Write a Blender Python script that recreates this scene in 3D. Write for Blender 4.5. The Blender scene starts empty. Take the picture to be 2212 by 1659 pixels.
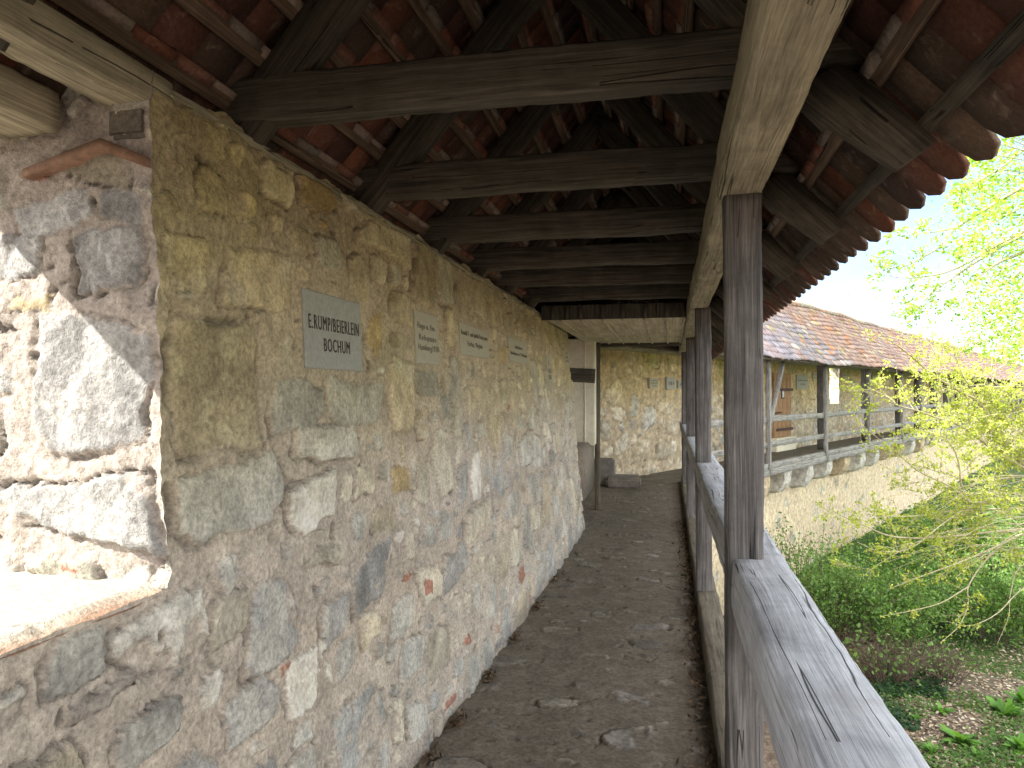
import bpy, bmesh, math, random
import numpy as np
from mathutils import Vector, Matrix, noise as mnoise
R = math.radians
random.seed(7); rng = np.random.default_rng(11)
scn = bpy.context.scene
COL = scn.collection
E = 1.6                      # eye height: the walkway floor is z = 0
# ------------------------------------------------------------------ camera
YAW = R(12.45); CA, SA = math.cos(YAW), math.sin(YAW); FP = 1535.0
cd = bpy.data.cameras.new('camera'); cam = bpy.data.objects.new('camera', cd); COL.objects.link(cam)
cd.sensor_width = 36.0; cd.lens = 36.0*FP/2212.0; cd.clip_start = 0.05; cd.clip_end = 800
cam.location = (0, 0, E); cam.rotation_euler = (R(90.58), 0, YAW)
scn.camera = cam
# ------------------------------------------------------------------ sky and sun
SUN_TRAVEL_AZ = R(60); SUN_EL = R(38)        # light travels 60 deg right of +Y, falling 38 deg
w = bpy.data.worlds.new('World'); scn.world = w; w.use_nodes = True
nt = w.node_tree; nt.nodes.clear()
out = nt.nodes.new('ShaderNodeOutputWorld'); bg = nt.nodes.new('ShaderNodeBackground'); sky = nt.nodes.new('ShaderNodeTexSky')
sky.sky_type = 'NISHITA'; sky.sun_disc = False; sky.sun_elevation = SUN_EL
sky.sun_rotation = R(180)+SUN_TRAVEL_AZ
sky.dust_density = 1.5; sky.air_density = 0.8; sky.ozone_density = 1.5
tc = nt.nodes.new('ShaderNodeTexCoord'); mp = nt.nodes.new('ShaderNodeMapping'); mp.inputs['Scale'].default_value = (1.2, 1.2, 4.0)
no = nt.nodes.new('ShaderNodeTexNoise'); no.inputs['Scale'].default_value = 2.2; no.inputs['Detail'].default_value = 7
rp = nt.nodes.new('ShaderNodeValToRGB'); rp.color_ramp.elements[0].position = 0.42; rp.color_ramp.elements[1].position = 0.62
rp.color_ramp.elements[0].color = (0.0, 0.0, 0.0, 1); rp.color_ramp.elements[1].color = (0.9, 0.9, 0.9, 1)
mx = nt.nodes.new('ShaderNodeMixRGB'); mx.inputs['Color2'].default_value = (25.0, 24.3, 23.3, 1)  # bright white clouds, added outside the view as main fill light
nt.links.new(tc.outputs['Generated'], mp.inputs[0]); nt.links.new(mp.outputs[0], no.inputs['Vector']); nt.links.new(no.outputs['Fac'], rp.inputs[0])
dt = nt.nodes.new('ShaderNodeVectorMath'); dt.operation = 'DOT_PRODUCT'; dt.inputs[1].default_value = Vector((math.sin(R(17)), math.cos(R(17)), .22)).normalized()
nv = nt.nodes.new('ShaderNodeVectorMath'); nv.operation = 'NORMALIZE'; nt.links.new(tc.outputs['Generated'], nv.inputs[0]); nt.links.new(nv.outputs[0], dt.inputs[0])
mr = nt.nodes.new('ShaderNodeMapRange'); mr.inputs[1].default_value = .80; mr.inputs[2].default_value = .93; mr.inputs[3].default_value = 1.0; mr.inputs[4].default_value = .035; nt.links.new(dt.outputs['Value'], mr.inputs[0])  # thins the clouds straight ahead, leaving the added bank all around
mm = nt.nodes.new('ShaderNodeMath'); mm.operation = 'MULTIPLY'; nt.links.new(rp.outputs[0], mm.inputs[0]); nt.links.new(mr.outputs[0], mm.inputs[1]); nt.links.new(mm.outputs[0], mx.inputs['Fac']); nt.links.new(sky.outputs[0], mx.inputs['Color1']); nt.links.new(mx.outputs[0], bg.inputs['Color'])
bg.inputs['Strength'].default_value = 0.05; nt.links.new(bg.outputs[0], out.inputs[0])
sd = bpy.data.lights.new('sun', 'SUN'); so = bpy.data.objects.new('sun', sd); COL.objects.link(so)
sd.energy = 2.2; sd.angle = R(0.53); sd.color = (1.0, 0.95, 0.86)
tv = Vector((math.sin(SUN_TRAVEL_AZ)*math.cos(SUN_EL), math.cos(SUN_TRAVEL_AZ)*math.cos(SUN_EL), -math.sin(SUN_EL)))
so.rotation_euler = tv.to_track_quat('-Z', 'Y').to_euler(); so.location = (-10, -6, 14)
scn.view_settings.view_transform = 'Standard'; scn.view_settings.look = 'None'; scn.view_settings.gamma = 1
scn.view_settings.exposure = 2.85
scn.cycles.max_bounces = 10; scn.cycles.diffuse_bounces = 6
# ------------------------------------------------------------------ helpers
def ray(u, v):
    xc, yc = (u-1106)/FP, (845-v)/FP         # horizon row 845
    return Vector((CA*xc-SA, SA*xc+CA, yc))
def at(u, v, zc): return Vector((0, 0, E))+ray(u, v)*zc
def hit(u, v, p, n):
    d = ray(u, v); o = Vector((0, 0, E)); return o+d*((Vector(p)-o).dot(Vector(n))/d.dot(Vector(n)))
def tag(o, label=None, cat=None, group=None, kind=None):
    if label: o['label'] = label
    if cat: o['category'] = cat
    if group: o['group'] = group
    if kind: o['kind'] = kind
    return o
def empty(name, loc, label, cat, group=None, kind=None):
    o = bpy.data.objects.new(name, None); COL.objects.link(o); o.location = loc; o.empty_display_size = 0.1
    return tag(o, label, cat, group, kind)
bpy.context.view_layer.update()
def link(name, me, mat, parent=None):
    o = bpy.data.objects.new(name, me); COL.objects.link(o)
    if mat: me.materials.append(mat)
    if parent is not None:
        o.parent = parent; o.matrix_parent_inverse = Matrix.Translation(parent.location).inverted() if parent.parent is None else Matrix.Identity(4)
    return o
def np_mesh(name, co, faces, smooth=True):
    me = bpy.data.meshes.new(name); co = np.asarray(co, dtype=np.float32)
    me.vertices.add(len(co)); me.vertices.foreach_set('co', co.ravel())
    if isinstance(faces, np.ndarray):
        k = faces.shape[1]; me.loops.add(faces.size); me.loops.foreach_set('vertex_index', faces.ravel().astype(np.int32))
        me.polygons.add(len(faces)); me.polygons.foreach_set('loop_start', np.arange(0, faces.size, k, dtype=np.int32))
        me.polygons.foreach_set('loop_total', np.full(len(faces), k, dtype=np.int32))
    else:
        tot = np.array([len(f) for f in faces], dtype=np.int32); flat = np.concatenate([np.asarray(f) for f in faces]).astype(np.int32)
        me.loops.add(len(flat)); me.loops.foreach_set('vertex_index', flat)
        me.polygons.add(len(faces)); me.polygons.foreach_set('loop_start', np.concatenate([[0], np.cumsum(tot)[:-1]]).astype(np.int32))
        me.polygons.foreach_set('loop_total', tot)
    me.update(calc_edges=True)
    if smooth: me.polygons.foreach_set('use_smooth', np.ones(len(me.polygons), dtype=bool))
    return me
def set_col(me, col, name='col'):
    a = me.attributes.new(name, 'FLOAT_COLOR', 'POINT'); c = np.ones((len(me.vertices), 4), dtype=np.float32); c[:, :3] = col; a.data.foreach_set('color', c.ravel())
def set_vec(me, v, name='gc'):
    a = me.attributes.new(name, 'FLOAT_VECTOR', 'POINT'); a.data.foreach_set('vector', np.asarray(v, dtype=np.float32).ravel())
def vnoise(x, y, seed=0):
    r = np.random.default_rng(seed+1000).random((256, 256)); xi = np.floor(x).astype(int); yi = np.floor(y).astype(int)
    fx, fy = x-xi, y-yi; fx = fx*fx*(3-2*fx); fy = fy*fy*(3-2*fy)
    a = r[xi % 256, yi % 256]; b = r[(xi+1) % 256, yi % 256]; c = r[xi % 256, (yi+1) % 256]; d = r[(xi+1) % 256, (yi+1) % 256]
    return (a*(1-fx)+b*fx)*(1-fy)+(c*(1-fx)+d*fx)*fy
def fbm(x, y, sc, octv=4, seed=0):
    s = 0; amp = 1; tot = 0
    for k in range(octv):
        s = s+amp*vnoise(x*sc, y*sc, seed+k*7); tot += amp; amp *= .55; sc *= 2.07
    return s/tot*2-1
def sstep(a, b, x): t = np.clip((x-a)/(b-a), 0, 1); return t*t*(3-2*t)
# ------------------------------------------------------------------ materials
def newmat(name):
    m = bpy.data.materials.new(name); m.use_nodes = True; t = m.node_tree; t.nodes.clear()
    o = t.nodes.new('ShaderNodeOutputMaterial'); b = t.nodes.new('ShaderNodeBsdfPrincipled'); t.links.new(b.outputs[0], o.inputs[0])
    b.inputs['Specular IOR Level'].default_value = 0.25
    return m, t, b
def N(t, typ, **kw):
    n = t.nodes.new('ShaderNode'+typ)
    for k, v in kw.items():
        if k in n.inputs: n.inputs[k].default_value = v
        else: setattr(n, k, v)
    return n
def noise_(t, vec, scale, detail=4, rough=.55, dist=0):
    n = N(t, 'TexNoise', Scale=scale, Detail=detail, Roughness=rough, Distortion=dist); t.links.new(vec, n.inputs['Vector']); return n.outputs['Fac']
def ramp(t, fac, stops):
    r = t.nodes.new('ShaderNodeValToRGB'); t.links.new(fac, r.inputs[0]); el = r.color_ramp.elements
    while len(el) < len(stops): el.new(.5)
    for e, (p, c) in zip(el, stops): e.position = p; e.color = (*c, 1) if len(c) == 3 else c
    return r.outputs[0]
def mix(t, fac, a, b, mode='MIX'):
    n = t.nodes.new('ShaderNodeMixRGB'); n.blend_type = mode
    for i, x in zip((0, 1, 2), (fac, a, b)):
        if hasattr(x, 'is_linked') or hasattr(x, 'links'): t.links.new(x, n.inputs[i])
        else: n.inputs[i].default_value = x if i == 0 else (*x, 1)
    return n.outputs[0]
def math_(t, op, a, b=0.0):
    n = t.nodes.new('ShaderNodeMath'); n.operation = op
    for i, x in enumerate((a, b)):
        if hasattr(x, 'links'): t.links.new(x, n.inputs[i])
        else: n.inputs[i].default_value = x
    return n.outputs[0]
def bump(t, b, h, strength=.5, dist=.01):
    n = N(t, 'Bump', Strength=strength, Distance=dist); t.links.new(h, n.inputs['Height']); t.links.new(n.outputs[0], b.inputs['Normal'])
G3 = lambda g: (g, g, g)
def mat_masonry(name, fine=210, bd=.009):
    m, t, b = newmat(name); b.inputs['Roughness'].default_value = .92
    g = N(t, 'TexCoord').outputs['Object']; c = N(t, 'Attribute', attribute_name='col').outputs['Color']
    n1 = noise_(t, g, fine, 5, .7); n2 = noise_(t, g, 9, 6, .65, .4); n3 = noise_(t, g, fine*.33, 4, .7)
    c1 = mix(t, .5, c, ramp(t, n3, [(.34, G3(.20)), (.5, G3(.54)), (.66, G3(.85))]), 'OVERLAY')
    c2 = mix(t, .38, c1, ramp(t, n2, [(.32, G3(.26)), (.52, G3(.52)), (.66, G3(.80))]), 'OVERLAY')
    pit = ramp(t, n1, [(.30, G3(.30)), (.40, G3(1))])
    c3 = mix(t, .75, c2, pit, 'MULTIPLY')
    t.links.new(c3, b.inputs['Base Color'])
    hh = math_(t, 'ADD', math_(t, 'MULTIPLY', n1, .5), math_(t, 'MULTIPLY', n3, 1.0))
    bump(t, b, hh, .9, bd); return m
def mat_wood(name, dark, mid, light, crack=1.0, grain=1.0, mot=None):
    m, t, b = newmat(name); b.inputs['Roughness'].default_value = .85
    g = N(t, 'Attribute', attribute_name='gc').outputs['Vector']
    mp = N(t, 'Mapping'); mp.inputs['Scale'].default_value = (1.6, 46, 46); t.links.new(g, mp.inputs[0])
    mq = N(t, 'Mapping'); mq.inputs['Scale'].default_value = (7.0, 240, 240); t.links.new(g, mq.inputs[0])
    mr = N(t, 'Mapping'); mr.inputs['Scale'].default_value = (.55, 17, 17); t.links.new(g, mr.inputs[0])
    n1 = noise_(t, mp.outputs[0], 1, 5, .62, 1.2); n2 = noise_(t, mq.outputs[0], 1, 3, .6, .5); n3 = noise_(t, g, 5, 6, .7, .5)
    nc = noise_(t, mr.outputs[0], 1, 2, .45, .15)
    c = ramp(t, n1, [(.28, dark), (.5, mid), (.75, light)])
    c = mix(t, .55*grain, c, ramp(t, n2, [(.3, G3(.2)), (.5, G3(.5)), (.7, G3(.78))]), 'OVERLAY')
    c = mix(t, .55, c, ramp(t, n3, [(.3, G3(.24)), (.5, G3(.5)), (.7, G3(.74))]), 'OVERLAY')
    if mot: c = mix(t, ramp(t, noise_(t, g, 3.1, 5, .7), [(.50, G3(0)), (.68, G3(.75))]), c, mot)
    ck = math_(t, 'ABSOLUTE', math_(t, 'SUBTRACT', nc, .5))
    msk = noise_(t, g, 2.3, 2)
    cr = ramp(t, math_(t, 'ADD', ck, math_(t, 'MULTIPLY', math_(t, 'GREATER_THAN', .50, msk), .2)), [(0, G3(0)), (.010, G3(1))])
    c = mix(t, .85*crack, c, cr, 'MULTIPLY')
    t.links.new(c, b.inputs['Base Color'])
    h = math_(t, 'ADD', math_(t, 'MULTIPLY', n1, .5), math_(t, 'MULTIPLY', n2, .45)); h = math_(t, 'ADD', h, math_(t, 'MULTIPLY', cr, 1.3))
    bump(t, b, h, .8, .0035); return m
def mat_tile(name, spread=1.0, lich=.35):
    m, t, b = newmat(name); b.inputs['Roughness'].default_value = .9
    g = N(t, 'TexCoord').outputs['Object']; c = N(t, 'Attribute', attribute_name='col').outputs['Color']
    n1 = noise_(t, g, 14, 6, .7, .6); n2 = noise_(t, g, 70, 4, .7)
    c = mix(t, .6, c, ramp(t, n2, [(.3, G3(.25)), (.5, G3(.5)), (.7, G3(.78))]), 'OVERLAY')
    c = mix(t, ramp(t, n1, [(.55, G3(0)), (.72, G3(lich))]), c, (.42, .36, .28))
    t.links.new(c, b.inputs['Base Color']); bump(t, b, math_(t, 'ADD', n1, n2), .6, .004); return m
def mat_leaf(name, tr=.45):
    m, t, b = newmat(name); b.inputs['Roughness'].default_value = .55
    c = N(t, 'Attribute', attribute_name='col').outputs['Color']; t.links.new(c, b.inputs['Base Color'])
    tl = N(t, 'BsdfTranslucent'); c2 = mix(t, 1.0, c, (1.25, 1.25, .55), 'MULTIPLY'); t.links.new(c2, tl.inputs['Color'])
    ms = N(t, 'MixShader'); ms.inputs[0].default_value = tr
    t.links.new(b.outputs[0], ms.inputs[1]); t.links.new(tl.outputs[0], ms.inputs[2])
    t.links.new(ms.outputs[0], [n for n in t.nodes if n.type == 'OUTPUT_MATERIAL'][0].inputs[0]); return m
def mat_plain(name, c1, c2, scale=30, rough=.9, bd=.004, metal=0):
    m, t, b = newmat(name); b.inputs['Roughness'].default_value = rough; b.inputs['Metallic'].default_value = metal
    g = N(t, 'TexCoord').outputs['Object']; n = noise_(t, g, scale, 6, .7, .3)
    t.links.new(ramp(t, n, [(.3, c1), (.7, c2)]), b.inputs['Base Color']); bump(t, b, n, .6, bd); return m
M = dict(
 wall=mat_masonry('masonry'), farwall=mat_masonry('far_masonry', 30, .03), floor=mat_masonry('floor_stone', 150, .005),
 beam=mat_wood('dark_beam_oak', (.036, .032, .025), (.075, .067, .053), (.13, .115, .09)),
 rafter=mat_wood('rafter_wood', (.025, .021, .017), (.055, .048, .037), (.10, .085, .065)),
 plate=mat_wood('pale_plate_oak', (.17, .15, .105), (.29, .26, .185), (.40, .36, .265)),
 post=mat_wood('post_oak', (.045, .042, .040), (.095, .088, .083), (.19, .178, .168)),
 postb=mat_wood('post_brown_oak', (.11, .075, .055), (.20, .14, .105), (.32, .235, .175)),
 rail=mat_wood('silver_rail_oak', (.22, .225, .235), (.35, .362, .385), (.46, .472, .495), grain=.7, mot=(.33, .325, .32)),
 frail=mat_wood('far_rail_wood', (.10, .095, .09), (.22, .21, .195), (.36, .35, .32)),
 batten=mat_wood('batten_pine', (.05, .035, .024), (.11, .076, .052), (.17, .12, .085)),
 sill=mat_wood('sill_wood', (.05, .042, .03), (.10, .085, .062), (.15, .13, .10)),
 door=mat_wood('door_pine', (.16, .09, .045), (.30, .18, .095), (.42, .27, .15)),
 soffit=mat_wood('soffit_boards', (.30, .26, .19), (.48, .43, .32), (.58, .52, .39), crack=.3),
 tile=mat_tile('clay_tile'), ftile=mat_tile('roof_clay_tile', lich=.7),
 leaf=mat_leaf('leaf'), bark=mat_plain('bark', (.24, .21, .13), (.52, .47, .30), 25),
 twig=mat_plain('brown_twig', (.06, .04, .03), (.17, .12, .09), 20), iron=mat_plain('rusty_iron', (.03, .02, .017), (.10, .05, .035), 60, .7),
 plaque=mat_plain('plaque_stone', (.25, .25, .205), (.35, .35, .29), 60, .9, .002), plaque2=mat_plain('pale_plaque_stone', (.31, .285, .20), (.41, .38, .275), 50, .9, .002),
 ink2=mat_plain('faded_letters', (.09, .08, .055), (.17, .15, .10), 80), ink=mat_plain('engraved_letters', (.035, .025, .02), (.08, .055, .045), 80), cream=mat_plain('lime_plaster', (.58, .54, .42), (.74, .70, .57), 12, .95),
 brick=mat_plain('thin_brick', (.13, .075, .05), (.27, .16, .11), 40), glass=mat_plain('slot_pane', (.25, .28, .30), (.4, .43, .45), 4, .2),
 litter=mat_leaf('leaf_litter', .1))
# ------------------------------------------------------------------ timber
def timber(name, p0, p1, wd, ht, mat, parent, up=(0, 0, 1), wob=.003, ch=.006, step=.06, bow=0.0, taper=None):
    """squared timber from p0 to p1 (centre line), wd across, ht along 'up', slightly uneven, edges eased"""
    p0 = Vector(p0); p1 = Vector(p1); d = p1-p0; L = d.length; d.normalize(); upv = Vector(up); side = d.cross(upv).normalized(); upv = side.cross(d).normalized()
    n = max(2, int(L/step)+1); a, b = wd/2, ht/2; ch = min(ch, a*.5, b*.5)
    q = 2 if min(a, b) > .03 else 0
    prof = []
    cs = [(-a+ch, -b), (a-ch, -b), (a, -b+ch), (a, b-ch), (a-ch, b), (-a+ch, b), (-a, b-ch), (-a, -b+ch)]
    for i in range(8):
        prof.append(cs[i])
        if q and i % 2 == 0:
            for k in range(1, q+1):
                f = k/(q+1); nx = cs[(i+1) % 8]; prof.append((cs[i][0]*(1-f)+nx[0]*f, cs[i][1]*(1-f)+nx[1]*f))
    k = len(prof); sd = random.random()*50
    co = []; gc = []
    for i in range(n):
        f = i/(n-1); c = p0+d*(L*f)+upv*(bow*4*f*(1-f))
        s = 1 if taper is None else 1+(taper-1)*f
        for j, (x, y) in enumerate(prof):
            nx = mnoise.noise(Vector((f*L*3+sd, x*9, y*9)))*wob*2; ny = mnoise.noise(Vector((f*L*3-sd, y*9, x*9+5)))*wob*2
            if abs(abs(x)-a) < ch*1.1 and abs(abs(y)-b) < ch*1.1:
                e = mnoise.noise(Vector((f*L*11+sd*2, x*30, y*30)))*wob*1.6; nx -= math.copysign(abs(e), x); ny -= math.copysign(abs(e), y)
            co.append(c+side*(x*s+nx)+upv*(y*s+ny)); gc.append((f*L+sd*3, x+sd, y-sd))
    faces = []
    for i in range(n-1):
        for j in range(k): faces.append((i*k+j, i*k+(j+1) % k, (i+1)*k+(j+1) % k, (i+1)*k+j))
    faces.append(tuple(range(k))[::-1]); faces.append(tuple((n-1)*k+j for j in range(k)))
    me = np_mesh(name, co, faces, smooth=False); set_vec(me, gc)
    return link(name, me, mat, parent)
def box_mesh(name, lo, hi, mat, parent=None, bev=0.0):
    bm = bmesh.new(); bmesh.ops.create_cube(bm, size=1)
    for v in bm.verts: v.co = Vector(((lo[i]+hi[i])/2+v.co[i]*(hi[i]-lo[i]) for i in range(3)))
    if bev: bmesh.ops.bevel(bm, geom=bm.edges[:], offset=bev, segments=2, affect='EDGES')
    me = bpy.data.meshes.new(name); bm.to_mesh(me); bm.free(); return link(name, me, mat, parent)
# ------------------------------------------------------------------ masonry surfaces
PAL = dict(g=(.37, .355, .31), b=(.31, .30, .275), c=(.48, .43, .335), t=(.43, .37, .27), o=(.47, .36, .20), r=(.34, .17, .12), w=(.52, .49, .42), d=(.24, .21, .175))
def scatter_stones(s0, s1, t0, t1, sizes, occ, seed, tries=4000, gap=.018, asp=(.55, 1.9), rot=.16):
    r = random.Random(seed); res = .012; W = int((s1-s0)/res)+2; H = int((t1-t0)/res)+2; g = np.zeros((W, H), bool); outl = []
    def put(cs, ct, a, b, test=True):
        i0 = int((cs-a-s0)/res); i1 = int((cs+a-s0)/res)+1; j0 = int((ct-b-t0)/res); j1 = int((ct+b-t0)/res)+1
        i0c, i1c, j0c, j1c = max(i0, 0), min(i1, W), max(j0, 0), min(j1, H)
        if i0c >= i1c or j0c >= j1c: return False
        if test and g[i0c:i1c, j0c:j1c].any(): return False
        g[i0c:i1c, j0c:j1c] = True; return True
    for o in occ: put(o[0], o[1], o[2]+gap*.3, o[3]+gap*.3, False)
    for (lo, hi, cnt) in sizes:
        for _ in range(cnt):
            cs = r.uniform(s0, s1); ct = r.uniform(t0, t1); a = r.uniform(lo, hi)/2; q = r.uniform(*asp); b = a/q if q > 1 else a*1.0; a2 = a if q > 1 else a*q
            if put(cs, ct, a2+gap/2, b+gap/2): outl.append((cs, ct, a2, b, r.uniform(-rot, rot), None))
    return outl
def masonry(name, S, T, fn, stones, parent, mat, seed, palette, mortar, hole=None, depth=(.006, .019), flat=None, warp=.026, mrough=.006, edge=None, stain=None, rough=.006, wsc=9, smear=.35):
    """grid S x T; fn(s,t,h)->xyz arrays; raised stones over rough mortar; per-stone albedo"""
    SS, TT = np.meshgrid(S, T, indexing='ij'); fw_ = fbm(SS, TT, wsc*4.5, 3, seed+50)*warp*.35; sw = SS+fbm(SS, TT, wsc, 4, seed)*warp+fw_; tw = TT+fbm(SS+9.7, TT+3.1, wsc, 4, seed+3)*warp+fw_[::-1]
    base = fbm(SS, TT, 3.0, 3, seed+5)*.012; mr = fbm(SS, TT, 38, 3, seed+8)*mrough+fbm(SS, TT, 14, 2, seed+4)*mrough
    GR = np.zeros_like(SS); CV = np.zeros_like(SS); H = np.zeros_like(SS); P = np.zeros_like(SS); C = np.zeros(SS.shape+(3,)); mc = np.array(mortar)
    vv = (fbm(SS, TT, 5, 4, seed+20)*.16+1)[..., None]
    C[:] = mc; C *= vv; rr = random.Random(seed)
    for st in stones:
        cs, ct, a, b, rot, c = st; ext = max(a, b)*1.35+warp
        i0, i1 = np.searchsorted(S, [cs-ext, cs+ext]); j0, j1 = np.searchsorted(T, [ct-ext, ct+ext])
        if i1-i0 < 1 or j1-j0 < 1: continue
        x = sw[i0:i1, j0:j1]-cs; y = tw[i0:i1, j0:j1]-ct; cr, sr = math.cos(rot), math.sin(rot); x, y = x*cr+y*sr, -x*sr+y*cr
        sk = rr.uniform(-.25, .25); x = x+y*sk
        d = np.zeros_like(x)
        angs = [k*math.pi/2+rr.gauss(0, .12) for k in range(4)]+[rr.choice((1, 3, 5, 7))*math.pi/4+rr.gauss(0, .3) for _ in range(rr.choice((1, 2, 3)))]
        for ki, an in enumerate(angs):
            ca_, sa_ = math.cos(an), math.sin(an); sup = (a if abs(ca_) > abs(sa_) else b) if ki < 4 else (a*abs(ca_)+b*abs(sa_))*.80
            d = np.maximum(d, (x*ca_+y*sa_)/(sup*rr.uniform(.88, 1.06)))
        q = 1-sstep(.90, 1.02, d); hgt = rr.uniform(*depth)
        if rr.random() < smear: q = q*(1-.97*sstep(-.02, .16, fbm(SS[i0:i1, j0:j1], TT[i0:i1, j0:j1], 8*wsc/9, 4, rr.randrange(99))-.1))
        crv = np.exp(-((d-1.06)/.06)**2)*sstep(.10, .26, fbm(SS[i0:i1, j0:j1], TT[i0:i1, j0:j1], 6*wsc/9, 3, rr.randrange(99))); CV[i0:i1, j0:j1] = np.maximum(CV[i0:i1, j0:j1], crv)
        grv = np.exp(-((d-1.03)/.035)**2); GR[i0:i1, j0:j1] = np.maximum(GR[i0:i1, j0:j1], grv)
        tilt = x/a*rr.uniform(-.5, .5)*hgt+y/b*rr.uniform(-.5, .5)*hgt
        f = fbm(SS[i0:i1, j0:j1], TT[i0:i1, j0:j1], rr.uniform(9, 16), 4, rr.randrange(99))*rough
        hs = q*(hgt+tilt+f); m = q > P[i0:i1, j0:j1]
        H[i0:i1, j0:j1] = np.where(m, hs, H[i0:i1, j0:j1]); P[i0:i1, j0:j1] = np.maximum(P[i0:i1, j0:j1], q)
        if isinstance(c, str): cc = np.array(PAL[c])
        elif c is not None: cc = np.array(c)
        else: cc = np.array(PAL[rr.choice(palette)])
        cc = cc*rr.uniform(.70, 1.2)
        n = fbm(SS[i0:i1, j0:j1], TT[i0:i1, j0:j1], 7, 5, rr.randrange(99))
        lime = sstep(.12, .42, n)[..., None]*.6; c2 = cc*(1+.38*fbm(SS[i0:i1, j0:j1], TT[i0:i1, j0:j1], 17, 4, rr.randrange(99))[..., None])
        c2 = c2*(1-lime)+np.minimum(cc*1.55, (.50, .47, .40))*lime
        qq = sstep(.35, .75, q)[..., None]; C[i0:i1, j0:j1] = np.where((q >= P[i0:i1, j0:j1]-1e-6)[..., None], C[i0:i1, j0:j1]*(1-qq)+c2*qq, C[i0:i1, j0:j1])
    GR = GR*(1-P)*(.35+.65*sstep(-.15, .2, fbm(SS, TT, 5*wsc/9, 3, seed+60))); H = H+base+mr*(1-P)-GR*.008; C *= (1-.28*GR[..., None]); CV = CV*(1-P); H -= CV*.014; C *= (1-.42*CV[..., None])  # grooves recessed; joint shadow and some dirt also darkened into the colour
    pits = sstep(.50, .66, fbm(SS+2, TT+8, 16, 3, seed+31))*(1-P); H -= pits*.014; C *= (1-.45*pits[..., None])
    if flat is not None:
        for (a0, a1, b0, b1, lv) in flat:
            k = sstep(-.03, .0, np.minimum(np.minimum(SS-a0, a1-SS), np.minimum(TT-b0, b1-TT))); H = H*(1-k)+lv*k; C = C*(1-k[..., None])+(mc*.95)*k[..., None]
    if stain is not None: C = stain(SS, TT, C)
    if edge is not None: H = H*edge(SS, TT)
    X, Y, Z = fn(SS, TT, H)
    co = np.stack([X, Y, Z], -1).reshape(-1, 3); ns, ntt = SS.shape
    idx = np.arange(ns*ntt).reshape(ns, ntt); f = np.stack([idx[:-1, :-1], idx[1:, :-1], idx[1:, 1:], idx[:-1, 1:]], -1)
    keep = np.ones((ns-1, ntt-1), bool)
    if hole is not None:
        sm = (S[:-1]+S[1:])/2; tm = (T[:-1]+T[1:])/2
        for (a0, a1, b0, b1) in hole: keep &= ~(((sm > a0) & (sm < a1))[:, None] & ((tm > b0) & (tm < b1))[None, :])
    me = np_mesh(name, co, f[keep]); set_col(me, np.clip(C, .01, .9).reshape(-1, 3)); return link(name, me, mat, parent)
def axis(pts):
    """piecewise list of (start, step-end pairs)"""
    return np.array(pts)

# ================================================================== THE NEAR WALL
JY, SZ = 1.437, E-.456            # far jamb plane of the window opening, sill height
NJ = 0.12                         # near jamb
def wx(y, z):
    xb = np.interp(y, [0, 2.8, 3.8, 5.6, 7.6, 9], [-1.08, -1.074, -1.037, -.995, -.977, -.98]); return xb+(-1.19-xb)*np.clip(z, 0, 2.5)/2.36
def on_wall(u, v):                # pixel -> (y, z) on the battered wall
    z = 1.2; y = 3.0; d = ray(u, v)
    for _ in range(25):
        k = float(wx(y, z))/d.x; y = d.y*k; z = E+d.z*k
    return y, z
ys = [-1.6, -1.2, -.8, -.4, -.1, NJ, .3, .5, .65, .8]
y = .9
while y < 8.4:
    ys.append(y); y += max(.0065, .62*(y*.976+.23)**2/790)
ys = [q for q in ys if abs(q-JY) > .004]+[JY]; ys = np.array(sorted(ys))
zs = np.array(sorted([q for q in np.arange(-.05, 2.41, .0078) if abs(q-SZ) > .004]+[SZ]))
PLQ = []                          # plaques: (y0,y1,z0,z1)
def pq(u0, v0, u1, v1):           # top-left and bottom-right pixels
    y0, zt = on_wall(u0, v0); y1, zb = on_wall(u1, v1); return (y0, y1, zb, zt)
PLQ = [pq(649, 621, 780, 803), pq(891, 668, 948, 790), pq(989, 695, 1055, 776), pq(1095, 727, 1138, 787), pq(1178, 765, 1193, 836), pq(1217, 750, 1229, 792)]
def box_st(u0, v0, u1, v1, c):    # stone given by its pixel box at its middle
    vm = (v0+v1)/2; um = (u0+u1)/2; ya, _ = on_wall(u0, vm); yb, _ = on_wall(u1, vm); _, zt = on_wall(um, v0); _, zb = on_wall(um, v1)
    return ((ya+yb)/2, (zt+zb)/2, abs(yb-ya)/2, abs(zt-zb)/2, 0.0, c)
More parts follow.
